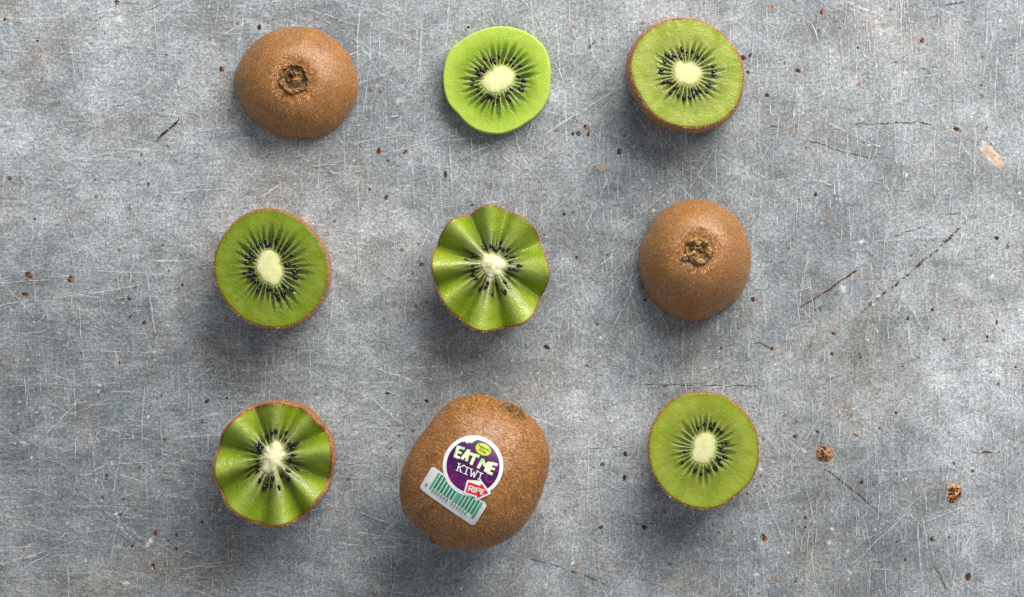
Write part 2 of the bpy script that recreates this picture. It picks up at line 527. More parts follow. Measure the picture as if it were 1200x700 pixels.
# countless hairline scratches, kept as one mass
def scratch_mass(name, count, colr, smin, smax, wmin, wmax, lmin, lmax, rng, dirs):
    VV = []; FF = []; CC = []; DD = []; off = 0
    for i in range(count):
        x = rng.uniform(-80, 1280); y = rng.uniform(-60, 760)
        a = dirs(x, y, rng)
        L = lmin + (lmax - lmin) * rng.random() ** 2.5
        bend = rng.normal(0, 0.05)
        p = [(x, y), (x + L / 2 * math.cos(a), y + L / 2 * math.sin(a)), (x + L / 2 * (math.cos(a) + math.cos(a + bend)), y + L / 2 * (math.sin(a) + math.sin(a + bend)))]
        V, F, Cc, fd = strip_geo(p, wmin + (wmax - wmin) * rng.random() ** 2, colr * rng.uniform(0.7, 1.05), smin + (smax - smin) * rng.random() ** 1.7, rng, 0.7, rng.uniform(0, 0.45))
        VV.append(V); CC.append(Cc); DD.append(fd)
        FF += [tuple(k + off for k in f) for f in F]; off += len(V)
    o = mesh_obj(name, np.concatenate(VV), FF, M_MARK, TABLE, np.concatenate(CC), np.concatenate(DD))
    return tag(o, kind="stuff")
def dir_light(x, y, r):
    u = r.random()
    if u < 0.25 + 0.4 * min(max(x / 1200, 0), 1): return math.pi / 2 + r.normal(0, 0.09)
    if u < 0.82: return r.normal(0, 0.35) if x < 500 else math.pi / 2 + r.normal(0, 0.6)
    return r.uniform(0, math.pi)
def dir_dark(x, y, r):
    return r.normal(0, 0.10) if r.random() < 0.6 else r.uniform(0, math.pi)
scratch_mass("pale_hairline_scratches", 10500, C_LIGHT, 0.36, 0.92, 0.40, 0.95, 4, 130, rng, dir_light)
scratch_mass("dark_hairline_scratches", 4000, C_DARK, 0.32, 0.95, 0.40, 1.0, 4, 60, rng, dir_dark)

# stains and chalky spots
def stain(x, y, rx, ry, rot, colr, strength, rng, name="stain", soft=1.0, parent=None):
    na, nr = 28, 5
    th = np.linspace(0, 2 * math.pi, na, endpoint=False)
    k = int(rng.integers(0, 900))
    edge = 0.15 + 1.35 * fbm(np.cos(th) * 2.2 + 5, np.sin(th) * 2.2 + 5, k, 3)
    z = next_z(0.00002)
    V = []; fd = []
    for i in range(1, nr + 1):
        q = i / nr
        ex = rx * edge * q * np.cos(th); ey = ry * edge * q * np.sin(th)
        X = x + ex * math.cos(rot) - ey * math.sin(rot); Y = y + ex * math.sin(rot) + ey * math.cos(rot)
        V.append(np.c_[(X - 600) * PX, (350 - Y) * PX, np.full(na, z)])
        fd.append(np.full(na, strength * (1 - q ** (2.0 / soft))))
    V.append(np.array([[(x - 600) * PX, (350 - y) * PX, z]])); fd.append(np.array([strength]))
    V = np.concatenate(V); fd = np.concatenate(fd)
    o = mesh_obj(name, V, ring_faces(nr, na, True, False), M_MARK, TABLE, np.tile(colr, (len(V), 1)), fd)
    return o
STAINS = [
    (705,195,11,10,0,C_TAN,0.75),(953,448,9,8,0,C_TAN,0.6),(892,437,8,7,0,C_TAN*0.8,0.5),(994,475,5,6,0.4,C_TAN*0.8,0.9),
    (963,583,6,6,0,C_TAN*0.75,0.8),(1077,604,6,7,0,C_TAN*0.9,0.7),(907,679,9,9,0,C_TAN*0.7,0.75),(1068,662,7,9,0.3,C_TAN,0.6),
    (686,605,8,8,0,C_TAN,0.8),(676,661,6,7,0.3,C_RUST*0.8,0.9),(47,580,16,12,0,C_BROWN,0.5),(73,574,7,5,0.6,C_TAN*0.6,0.7),
    (854,630,8,7,0,C_TAN,0.55),(470,118,11,8,0,C_WHITE,0.7),(252,53,9,9,0,C_WHITE,0.5),(177,634,6,13,0.6,C_WHITE,0.85),
    (149,683,7,5,0,C_WHITE,0.9),(138,602,4,4,0,C_WHITE,0.9),(135,502,12,7,0.2,C_WHITE,0.6),(30,518,10,8,0.4,C_WHITE,0.6),
    (88,575,10,6,0.4,C_WHITE,0.6),(987,338,8,11,-0.6,C_WHITE,0.85),(1008,284,5,4,0.3,C_WHITE,0.9),(926,417,13,9,0,C_WHITE,0.55),
    (948,242,8,8,0,C_WHITE,0.6),(1161,325,6,6,0,C_WHITE,0.85),(1064,254,6,6,0,C_WHITE,0.6),(970,635,5,5,0,C_WHITE,0.85),
    (885,672,9,4,0.3,C_WHITE,0.85),(817,643,8,6,0,C_WHITE,0.7),(693,612,6,9,0.4,C_WHITE,0.35),(942,528,8,5,0.3,C_WHITE,0.75),
    (1163,582,11,7,0,C_WHITE,0.45),(1120,470,5,5,0,C_WHITE,0.6),(855,420,16,9,0,C_WHITE,0.4),(142,24,7,7,0.5,C_WHITE,0.85),
    (188,120,6,10,0.7,C_WHITE,0.4),(90,290,14,10,0.3,C_WHITE,0.25),(660,112,14,10,0.4,C_WHITE,0.3),(1015,55,14,8,0,C_WHITE,0.35),
    (1148,47,12,20,0.4,C_BROWN,0.28),(1125,190,22,30,0.2,C_BROWN,0.30),(715,655,10,12,0,C_BROWN,0.25),(713,377,7,6,0.2,C_DARK,0.55),
    (695,55,9,6,-0.7,C_INK,0.35),(960,362,4,7,0.1,C_INK,0.95),(1174,343,7,9,0,C_INK,0.4),(82,122,6,3,-0.4,C_TAN*0.9,0.4),
    (172,139,6,4,0.3,C_TAN,0.8),(98,151,4,3,0,C_INK,0.7),(164,98,10,6,0,C_TAN,0.35),(85,536,12,9,0,C_TAN*0.8,0.28),
    (35,640,14,10,0,C_BROWN,0.25),(65,650,12,18,0,C_TAN*0.7,0.25),(745,662,6,4,0,C_WHITE,0.5),(640,627,8,6,0,C_WHITE,0.4),
    (858,242,6,5,0,C_WHITE,0.4),(875,253,20,7,0.1,C_TAN,0.28),(600,690,10,6,0,C_BROWN,0.3),
]
for st_ in STAINS:
    stain(*st_[:6], st_[6] * 0.85, rng)

# countless tiny flecks of rust and dirt, denser towards the right and the bottom
def fleck_mass(name, count, rng):
    VV = []; FF = []; CC = []; DD = []; off = 0; na = 9
    th = np.linspace(0, 2 * math.pi, na, endpoint=False)
    pal = [C_BROWN, C_BROWN * 0.5, C_TAN * 0.75, C_RUST * 0.7, C_DARK * 0.6, C_WHITE * 0.85]
    clus = [(rng.uniform(0, 1200), rng.uniform(0, 700), rng.uniform(15, 70)) for _ in range(46)]
    n = 0
    while n < count:
        if rng.random() < 0.6:
            c0 = clus[rng.integers(0, len(clus))]; x = c0[0] + rng.normal() * c0[2]; y = c0[1] + rng.normal() * c0[2]
        else:
            x = rng.uniform(-60, 1260); y = rng.uniform(-50, 750)
        if rng.random() > 0.30 + 0.5 * np.clip(x / 1200, 0, 1) + 0.25 * np.clip(y / 700, 0, 1): continue
        n += 1
        r = 0.9 + 2.1 * rng.random() ** 2.4; asp = rng.uniform(0.5, 1.0); rot = rng.uniform(0, math.pi)
        e = rng.uniform(0.55, 1.35, na)
        ex = r * e * np.cos(th); ey = r * asp * e * np.sin(th)
        X = x + ex * math.cos(rot) - ey * math.sin(rot); Y = y + ex * math.sin(rot) + ey * math.cos(rot)
        z = next_z()
        V = np.c_[(X - 600) * PX, (350 - Y) * PX, np.full(na, z)]
        VV.append(np.r_[V, [[(x - 600) * PX, (350 - y) * PX, z]]])
        FF += [(off + na, off + (j + 1) % na, off + j)[::-1] for j in range(na)]; off += na + 1
        CC.append(np.tile(pal[rng.choice(6, p=[0.27, 0.10, 0.27, 0.16, 0.06, 0.14])] * rng.uniform(0.8, 1.2), (na + 1, 1)))
        st = rng.uniform(0.6, 1.25)
        DD.append(np.r_[np.full(na, st * 0.45), st])
    tag(mesh_obj(name, np.concatenate(VV), FF, M_MARK, TABLE, np.concatenate(CC), np.concatenate(DD)), kind="stuff")
fleck_mass("rust_flecks", 2400, rng)

# rust pits and blisters standing a little proud of the sheet
def blister(x, y, rx, ry, rot, rng, colr, h=0.18, lump=0.9, name="rust_pit", bias=0.05):
    na, nr = 18, 5
    th = np.linspace(0, 2 * math.pi, na, endpoint=False)
    k = int(rng.integers(0, 900))
    edge = 0.6 + 0.8 * fbm(np.cos(th) * 1.5 + 7, np.sin(th) * 1.5 + 3, k, 2)
    V = []; C = []
    for i in range(nr, 0, -1):
        q = i / nr
        ex = rx * edge * q * np.cos(th); ey = ry * edge * q * np.sin(th)
        X = x + ex * math.cos(rot) - ey * math.sin(rot); Y = y + ex * math.sin(rot) + ey * math.cos(rot)
        n = fbm(X * 0.45, Y * 0.45, k + 3, 2)
        zz = (math.sqrt(max(0, 1 - q * q)) * h * min(rx, ry) * (1 - lump / 2 + lump * n)) * PX + (0.00001 if i < nr else -0.00005)
        V.append(np.c_[(X - 600) * PX, (350 - Y) * PX, zz])
        t = sstep((n - 0.5) * 1.2 + (X - x) / rx * 0.8 + (Y - y) / ry * 0.35, bias, bias + 0.5)[:, None]  # rust colour to the right; dark left side paints in the bump's shade
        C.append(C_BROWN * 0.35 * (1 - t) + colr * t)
    V.append(np.array([[(x - 600) * PX, (350 - y) * PX, h * min(rx, ry) * PX]])); C.append(colr[None] * 0.12)
    mesh_obj(name, np.concatenate(V), [f[::-1] for f in ring_faces(nr, na, False, False)] +
             [(nr * na, (nr - 1) * na + j, (nr - 1) * na + (j + 1) % na) for j in range(na)], M_RUST, TABLE, np.concatenate(C))
PITS = [
    (137,3,4,3.5,0,C_RUST),(11,209,3,3.2,0,C_BROWN),(174,216,2,2.2,0,C_RUST),(44,48,2.2,2,0,C_BROWN),(6,22,2,4,0.5,C_RUST),
    (963,14,3.4,3,0,C_RUST),(1081,48,3.4,4,0,C_RUST),(936,83,4.2,3.4,0.5,C_RUST),(899,112,3.2,3,0,C_RUST),(1005,56,2,2,0,C_BROWN),
    (956,228,3,3,0,C_RUST),(1150,100,1.8,1.8,0,C_BROWN),(1122,152,7,3,0.3,C_TAN*0.6),(883,351,3.8,4,0,C_RUST),(975,415,2.4,3,0,C_BROWN),
    (977,391,4,2,0.1,C_RUST),(1107,398,3.6,2.4,0.3,C_RUST),(1168,279,3.6,2.4,0.6,C_BROWN),(1181,289,2.2,3,0,C_RUST),(1064,373,2,3,0,C_BROWN),
    (895,630,6,4,0.7,C_RUST),(1010,565,3,2.8,0,C_RUST),(1135,676,4.5,5,0,C_RUST),(958,506,2.2,2.2,0,C_BROWN),(1050,484,2,2,0,C_BROWN),
    (933,512,4,2.6,0,C_TAN),(1118,543,2.2,2,0.5,C_RUST),(1140,552,2.4,2.4,0,C_RUST),(1093,631,4.2,3.4,0,C_TAN),(1061,656,2.6,2.6,0,C_RUST),
    (1051,635,1.8,1.8,0,C_BROWN),(1112,630,2,2,0,C_RUST),(944,607,2.5,2.2,0,C_RUST),(1031,502,1.8,1.8,0,C_RUST),
    (125,557,2.6,2.4,0,C_BROWN),(193,516,2.6,2,0,C_BROWN),(183,625,3.6,3.8,0,C_RUST),(207,627,2.2,2.4,0,C_BROWN),(197,634,2.2,1.6,-0.4,C_BROWN),
    (207,643,2.6,3,0,C_RUST),(155,640,2,1.8,0,C_BROWN),(180,664,3.6,4,0,C_RUST),(237,612,2,2.6,0,C_RUST),(243,470,3.2,3.2,0,C_BROWN),(266,467,2.2,2.2,0,C_BROWN),
    (34,322,6,4,0.5,C_RUST*0.8),(83,327,4.4,5,0,C_RUST),(30,345,6,2.6,0.4,C_RUST),(144,353,2.2,3,0,C_TAN),(151,350,2.6,2.8,-0.5,C_BROWN),
    (153,371,3,2,-0.6,C_RUST),(169,378,2.8,2.8,0,C_BROWN),(41,257,2,2,0,C_RUST),(214,334,2.4,1.6,-0.5,C_BROWN),(95,413,1.8,1.6,0,C_BROWN),(140,425,1.8,2,0,C_BROWN),
    (260,81,4,3.8,0,C_RUST),(304,32,2.8,4.6,0.3,C_BROWN),(444,177,3.6,5,0.1,C_RUST),(453,231,2.8,4.2,0.5,C_RUST),(522,204,2.4,4.4,-0.1,C_BROWN),
    (475,178,4,2.4,-0.3,C_TAN*0.6),(455,189,2.4,2,0,C_RUST),(554,240,2.2,2,0,C_RUST),(494,310,3.4,3,0,C_RUST),(671,157,2.4,2.8,0,C_BROWN),
    (678,157,3.4,3.6,0.3,C_BROWN),(687,149,4,3.4,0,C_RUST),(690,157,2.6,4,0.2,C_TAN),(726,178,3.4,4,0,C_BROWN),(871,68,4.6,3.4,0.2,C_BROWN),(879,65,2.4,3.6,0.4,C_BROWN),
    (877,85,3,2.4,0,C_BROWN),(641,407,4.6,2.6,0.5,C_BROWN),(661,251,2.6,2.8,0,C_BROWN),(676,302,2.4,2.4,0,C_RUST),(733,532,4.2,3.4,-0.2,C_BROWN),
    (706,544,3.4,3,0.2,C_TAN*0.6),(707,545,2,2,0,C_BROWN),(732,560,2.6,4,0.4,C_BROWN),(755,618,4,3,0.6,C_BROWN),(944,618,2.2,2.2,0,C_BROWN),
    (705,618,4,2.4,-0.4,C_TAN*0.7),(756,352,2.2,2,0,C_BROWN),(433,222,2,2,0,C_BROWN),(637,100,3,2,0.4,C_INK),(549,32,2,2,0,C_BROWN),
    (455,461,5,2,0,C_BROWN),(500,470,3,2.4,0,C_INK),(700,380,2.2,2.2,0,C_BROWN),(845,408,2,2,0,C_BROWN),(905,409,3,2.4,0.3,C_RUST),
    (1190,430,2,2,0,C_RUST),(1168,378,2,4,0,C_RUST),(1157,395,2,2.4,0,C_RUST),(1093,363,3,2.6,0,C_RUST),
]
for x, y, rx, ry, ro, c in PITS:
    blister(x, y, rx * 0.9, ry * 0.9, ro, rng, c)
# the large rust crumbs and the pale flake
PEACH = lin(205, 165, 125)
def crumb(x, y, rx, ry, rot, seed, h, name, cols, mat=None):
    na, nr = 40, 14
    th = np.linspace(0, 2 * math.pi, na, endpoint=False)
    edge = 0.55 + 0.9 * fbm(np.cos(th) * 1.7 + 7, np.sin(th) * 1.7 + 3, seed, 3)
    V = []; C = []
    for i in range(nr, -1, -1):
        q = (i + 0.01) / nr
        ex = rx * edge * q * np.cos(th); ey = ry * edge * q * np.sin(th)
        X = x + ex * math.cos(rot) - ey * math.sin(rot); Y = y + ex * math.sin(rot) + ey * math.cos(rot)
        n = fbm(X * 0.24 + 3, Y * 0.24 + 1, seed + 3, 2); n2 = fbm(X * 0.7, Y * 0.7, seed + 5, 2)
        lump = np.clip(1 - np.abs(2 * n - 1) * 3.2, -0.2, 1) * 0.6 + n2 * 0.7
        V.append(np.c_[(X - 600) * PX, (350 - Y) * PX, (max(0, 1 - q ** 3) * h * lump) * PX + (0.00003 if i < nr else -0.00008)])
        m = fbm(X * 0.3 + 9, Y * 0.3, seed + 11, 2)
        t = sstep(m, 0.42, 0.58)[:, None]; k = sstep(lump, 0.15, 0.5)[:, None]
        c = cols[0] * (1 - t) + cols[1] * t
        C.append(cols[2] * (1 - k) + c * k)
    mesh_obj(name, np.concatenate(V), [f[::-1] for f in ring_faces(nr + 1, na, False, False)], mat or M_RUST, TABLE, np.concatenate(C))
crumb(967, 532, 12, 9.5, -0.3, 3, 4.5, "rust_crumb", (C_RUST, PEACH * 0.8, C_DARK * 0.15))
crumb(1118, 578, 9.5, 12, 0.3, 14, 4.5, "rust_crumb", (C_RUST * 0.9, PEACH, C_DARK * 0.15))
crumb(1162, 183, 20, 7.5, 0.78, 25, 0.5, "pale_flake", (lin(190, 150, 116), lin(190, 182, 172), lin(164, 158, 152)), M_FLAKE)
# ------------------------------------------------------------------ fuzz
def add_fuzz(parent, V, F, count, seed, lmin, lmax, width, keep=None, lift=0.35, name="fuzz"):
    rg = np.random.default_rng(seed)
    T = []
    for f in F:
        T.append(f[:3])
        if len(f) == 4: T.append((f[0], f[2], f[3]))
    T = np.array(T); V = np.asarray(V)
    A, B, Cc = V[T[:, 0]], V[T[:, 1]], V[T[:, 2]]
    nrm = np.cross(B - A, Cc - A); ar = np.linalg.norm(nrm, axis=1)
    nrm = nrm / (ar[:, None] + 1e-15)
    idx = rg.choice(len(T), count, p=ar / ar.sum())
    u = rg.random((count, 2)); fl = u.sum(1) > 1; u[fl] = 1 - u[fl]
    P = A[idx] + u[:, :1] * (B - A)[idx] + u[:, 1:] * (Cc - A)[idx]
    N = nrm[idx]
    if keep is not None:
        ok = keep(P); P = P[ok]; N = N[ok]
    n = len(P)
    R = rg.normal(size=(n, 3)); Tn = R - (R * N).sum(1, keepdims=True) * N
    Tn /= np.linalg.norm(Tn, axis=1, keepdims=True)
    # locally combed tufts: blend with a slowly varying direction
    comb = np.c_[fbm(P[:, 0] * 250, P[:, 1] * 250, seed) - 0.5, fbm(P[:, 0] * 250 + 40, P[:, 1] * 250, seed + 4) - 0.5, np.full(n, -0.15)] * 3.0
    comb = comb - (comb * N).sum(1, keepdims=True) * N
    Tn = Tn * 0.7 + comb; Tn /= np.linalg.norm(Tn, axis=1, keepdims=True) + 1e-9
    L = rg.uniform(lmin, lmax, n)[:, None]
    lf = rg.uniform(0.3, 1.4, n)[:, None] * lift
    side = np.cross(N, Tn); curl = rg.normal(0, 0.35, n)[:, None]
    w = width * rg.uniform(0.6, 1.3, n)[:, None]
    p0 = P - N * 0.00005
    p1 = P + L * (0.5 * Tn + 0.55 * lf * N + 0.12 * curl * side)
    p2 = P + L * (0.95 * Tn + 0.75 * lf * N + 0.5 * curl * side)
    VV = np.stack([p0 - side * w / 2, p0 + side * w / 2, p1 - side * w / 2.4, p1 + side * w / 2.4, p2], 1).reshape(-1, 3)
    base = lin(168, 107, 46); lt = lin(226, 168, 98); dk = lin(118, 68, 24)
    t = rg.random(n)[:, None]
    c = np.where(t < 0.35, dk + (base - dk) * (t / 0.35), base + (lt - base) * ((t - 0.35) / 0.65) ** 1.6)
    C = np.repeat(c, 5, 0)
    FF = []
    for i in range(0, 5 * n, 5):
        FF.append((i, i + 1, i + 3, i + 2)); FF.append((i + 2, i + 3, i + 4))
    o = mesh_obj(name, VV, FF, M_FUZZ, parent, C)
    return tag(o, kind="stuff")

# ------------------------------------------------------------------ stem scar (dry calyx remains)
def stem_scar(parent, centre, normal, radius, seed, style):
    na, nr = 96, 30
    th = np.linspace(0, 2 * math.pi, na, endpoint=False)
    N = Vector(normal).normalized()
    X = N.orthogonal().normalized(); Y = N.cross(X)
    N, X, Y = np.array(N), np.array(X), np.array(Y)
    V = []; C = []
    for i in range(nr + 1):
        q = (i + 0.001) / nr
        cx, cy = np.cos(th) * q, np.sin(th) * q
        rim = 0.74 + 0.10 * (fbm(np.cos(th) * 2 + 3, np.sin(th) * 2 + 3, seed, 2) - 0.5) * 2
        crest = np.exp(-((q - rim) / 0.13) ** 2) * (0.45 + 1.0 * fbm(np.cos(th) * 3.2 + 9, np.sin(th) * 3.2, seed + 2, 2))
        fold = 1 - np.abs(2 * fbm(cx * 2.6 + 4, cy * 2.6 + 8, seed + 6, 3) - 1) * 2.4
        inner = np.clip(fold, -0.3, 1) * (q < rim) * 0.75 * sstep(rim - q, 0.0, 0.2)
        spiral = 0.5 * np.clip(np.sin(3 * th + q * 7 + seed), 0, 1) * np.exp(-((q - 0.4) / 0.22) ** 2)
        rough = (fbm(cx * 9, cy * 9, seed + 9, 2) - 0.5) * 0.5
        h = (0.75 * crest + 0.6 * inner + 0.5 * spiral + rough) * (1 - sstep(q, 0.9, 1.0)) * 0.34
        if style == 'ring':
            jag = 0.06 * (fbm(np.cos(th) * 4 + 2, np.sin(th) * 4 + 2, seed + 21, 2) - 0.5) * 2
            h = (0.95 * np.exp(-((q - 0.80 - 1.6 * jag) / 0.075) ** 2) * (0.45 + 0.9 * fbm(np.cos(th) * 5, np.sin(th) * 5, seed + 3, 2))
                 + 0.95 * np.exp(-((q - 0.50 + 0.14 * np.sin(th + 1) + 2.4 * jag) / 0.09) ** 2) * sstep(np.sin(2 * th + 0.6), -0.8, 0.2) * (0.2 + 1.2 * fbm(np.cos(th) * 3 + 7, np.sin(th) * 3, seed + 4, 2))
                 + 1.1 * np.exp(-(q / 0.36) ** 2) * sstep(fbm(cx * 4 + 3, cy * 4, seed + 7, 2), 0.35, 0.62)
                 + rough * 0.8 - 0.15) * (1 - sstep(q, 0.92, 1.0)) * 0.34
        if style == 'rosette':
            petal = np.clip(np.sin(5 * th + 0.8 + 1.3 * np.sin(2 * th)), -0.2, 1)
            h = h + 0.28 * petal * np.exp(-((q - 0.55) / 0.3) ** 2)
        skirt = -0.35 * sstep(q, 0.86, 1.0)
        wob = 1 + 0.10 * (fbm(np.cos(th) * 2.5 + 1, np.sin(th) * 2.5 + 6, seed + 14, 2) - 0.5) * 2
        P = centre + radius * (cx * wob)[:, None] * X + radius * (cy * wob)[:, None] * Y + radius * (h + skirt)[:, None] * N
        V.append(P)
        t = np.clip(h / 0.28, 0, 1)[:, None]
        C.append(lin(88, 54, 24) * (1 - t) + lin(182, 136, 80) * t)
    V.append(np.mean(V[0], axis=0)[None]); C.append(C[0][:1])
    F = ring_faces(nr + 1, na, True, False)
    V = np.concatenate(V); C = np.concatenate(C)
    o = mesh_obj("stem_scar", V, F, M_SCAR, parent, C)
    return o

# ------------------------------------------------------------------ brown end caps
def end_cap(name, label, outline, centre, height, apex_px, scar_r, seed, power, style, knobs=()):
    cpx = centre
    rf = polar(outline, cpx, 2)
    na, nr = 180, 60
    th = np.linspace(0, 2 * math.pi, na, endpoint=False)
    org = p2w(*cpx, 0)
    ap = p2w(*apex_px, height)
    root = tag(empty(name, (org[0], org[1], 0)), label, "kiwi", "brown kiwi end caps")
    V = []
    Rb = rf(th) * PX
    lump = 1 + 0.018 * (fbm(np.cos(th) * 2 + 5, np.sin(th) * 2 + 2, seed, 2) - 0.5) * 2
    for i in range(nr + 1):
        t = i / nr * math.pi / 2
        rr = math.cos(t) ** power if i < nr else 0.002
        hz = math.sin(t)
        cx = org[0] + (ap[0] - org[0]) * hz ** 2; cy = org[1] + (ap[1] - org[1]) * hz ** 2
        bulge = 1 + 0.02 * math.sin(min(t * 4, math.pi))
        R = Rb * rr * lump * bulge * 0.985
        Rm = R * (1 - hz ** 4) + R.mean() * hz ** 4
        d = Rm
        z = height * hz - 0.0022 * np.exp(-(d / 0.0062) ** 2) + 0.0004 * (fbm(np.cos(th) * d * 220 + 3, np.sin(th) * d * 220, seed + 5) - 0.5)
        z = np.maximum(z, 0.0)
        V.append(np.c_[cx + Rm * np.cos(th), cy + Rm * np.sin(th), z])
    V.append(np.mean(V[-1], axis=0)[None])
    V.append(np.array([[org[0], org[1], 0.0]]))
    F = ring_faces(nr + 1, na, False, False)
    F = [f[::-1] for f in F]
    n = (nr + 1) * na
    F = [f[::-1] for f in F]
    F2 = [(a, d, c, b) for a, b, c, d in F]
    tri = [(n, nr * na + j, nr * na + (j + 1) % na) for j in range(na)]
    bot = [(n + 1, (j + 1) % na, j) for j in range(na)]
    VV = np.concatenate(V)
    mesh_obj("skin", VV, F2 + tri + bot, M_SKIN, root)
    top = np.mean(V[nr - 1], axis=0)
    def keep(P):
        d = np.hypot(P[:, 0] - top[0], P[:, 1] - top[1])
        return (d > scar_r * 0.72) & (P[:, 2] > 0.0006)
    add_fuzz(root, VV, F2, 26000, seed, 0.0005, 0.0012, 0.00011, keep, 0.22)
    def near(P):
        d = np.hypot(P[:, 0] - top[0], P[:, 1] - top[1])
        return (d > scar_r * 0.72) & (d < scar_r * 1.35)
    add_fuzz(root, VV, F2, 16000, seed + 1, 0.0009, 0.0020, 0.00017, near, 0.45, name="scar_fuzz")
    sc = stem_scar(root, top + np.array([0, 0, 0.0008]), (0, 0, 1), scar_r, seed, style)
    for k, (dx, dy, r, el) in enumerate(knobs):       # loose dry calyx knobs on the scar
        na2, nr2 = 16, 8
        t2 = np.linspace(0, 2 * math.pi, na2, endpoint=False)
        KV = []
        for i in range(nr2 + 1):
            f = math.pi * (i + 0.01) / (nr2 + 0.02)
            q = 1 + 0.5 * (fbm(np.cos(t2) * 1.8 + k * 3, np.sin(t2) * 1.8 + i * 0.4, seed + k, 2) - 0.5) * 2
            KV.append(np.c_[top[0] + dx * PX + r * PX * math.sin(f) * np.cos(t2) * q * el, top[1] - dy * PX + r * PX * math.sin(f) * np.sin(t2) * q,
                            top[2] + 0.0014 + r * PX * 0.8 * math.cos(f) * q])
        kn = mesh_obj("calyx_knob", np.concatenate(KV), [f[::-1] for f in ring_faces(nr2 + 1, na2, False, False)], M_SCAR, sc, np.tile(lin(196, 158, 104), ((nr2 + 1) * na2, 1)))
    return root

cap1 = pts((250, 10), 3.89, [(390,90),(470,97),(560,150),(620,210),(660,300),(668,375),(640,450),(580,530),(490,590),(400,593),(310,585),(230,545),(160,490),(115,410),(98,320),(125,240),(190,160),(270,105),(330,92)])
end_cap("kiwi_end_cap", "squat brown fuzzy kiwi end with round ringed stem scar in the upper left corner", cap1, (348, 98), 0.0200, (344.5, 92.5), 0.0060, 21, 0.86, 'ring')
cap2 = pts((720, 215), 3.89, [(370,70),(440,82),(510,120),(570,180),(610,260),(622,340),(610,430),(580,500),(520,560),(450,605),(370,628),(300,615),(230,585),(165,530),(125,460),(108,380),(115,300),(150,210),(200,140),(270,92)])
end_cap("kiwi_end_cap", "tall domed brown kiwi end with knobbly star-shaped stem scar in the right column", cap2, (814.5, 306), 0.0270, (819, 294), 0.0056, 57, 0.74, 'rosette',
        [(-15, 8, 3.4, 1.5), (2, 12, 3.6, 1.4), (11, -3, 3.4, 0.9), (-6, 2, 2.8, 1.0), (-2, -9, 3.4, 1.6)])

# ------------------------------------------------------------------ cut kiwis
def paint(rho, th, rc, st, seed):
    """albedo of the cut face: pale core edge, dark seed chambers, pale dividing rays, green outer flesh"""
    rg = np.random.default_rng(seed)
    n = st['n']
    wd = rg.uniform(0.65, 1.35, n); bd = np.r_[0, np.cumsum(wd)] / wd.sum() * 2 * math.pi
    a = (th + 0.05 * (fbm(np.cos(th) * 2 + rho * 2, np.sin(th) * 2 + rho * 2, seed) - 0.5)) % (2 * math.pi)
    k = np.clip(np.searchsorted(bd, a, side='right') - 1, 0, n - 1)
    f = (a - bd[k]) / (bd[k + 1] - bd[k]); d = np.abs(f - 0.5) * 2
    u = (rho - rc) / (1 - rc)
    ue = (st['reach'] * rg.uniform(0.80, 1.22, n))[k]
    dark = rg.uniform(0.55, 1.0, n)[k]
    t = u / ue
    w = 0.92 * np.clip(1.9 - 1.9 * t, 0, 1) ** 0.62 * np.clip(0.62 + t * 2.0, 0, 1)
    m = sstep(w - d, -0.14, 0.42) * sstep(u, 0.0, 0.06)
    outer, outer2, loc, loc2, ray, edge = (st[q] for q in ('outer', 'outer2', 'loc', 'loc2', 'ray', 'edge'))
    fb = fbm(np.cos(th) * rho * 5 + 20, np.sin(th) * rho * 5 + 20, seed + 3, 3)[..., None]
    c = outer + (outer2 - outer) * sstep(fb, 0.3, 0.7)
    streak = fbm(np.cos(th) * 14 + 30, np.sin(th) * 14 + 30 + rho * 1.2, seed + 8, 3)[..., None]
    c = c * (0.84 + 0.32 * streak)
    # greener, more translucent ring around the chambers' tips
    tipz = np.exp(-((u - 0.40) / 0.26) ** 2)[..., None]
    c = c * (1 - st.get('ring', 0.30) * tipz * (0.35 + streak * 1.1))
    s = (sstep(d, 0.66, 1.0) * np.exp(-(u / (st['reach'] * 0.95)) ** 3) * rg.uniform(0.25, 1.0, n)[k] * st['rayk'])[..., None]
    c = c + (ray - c) * np.clip(s, 0, 1)
    lc = loc + (loc2 - loc) * sstep(t, 0.30, 0.95)[..., None]
    mm = (m * (0.66 + 0.30 * dark) * (1 - 0.45 * sstep(t, 0.5, 1.0)))[..., None]
    c = c + (lc - c) * mm
    inner = np.exp(-(u / 0.05) ** 2)[..., None] * 0.5
    c = c + (st['core'] * 0.72 - c) * inner
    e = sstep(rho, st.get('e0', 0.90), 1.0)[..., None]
    c = c + (edge - c) * e * st['edgek']  # rim tint: naturally yellower flesh plus painted glow of light through the edge
    return np.clip(c, 0.003, 1), (bd, ue, m)

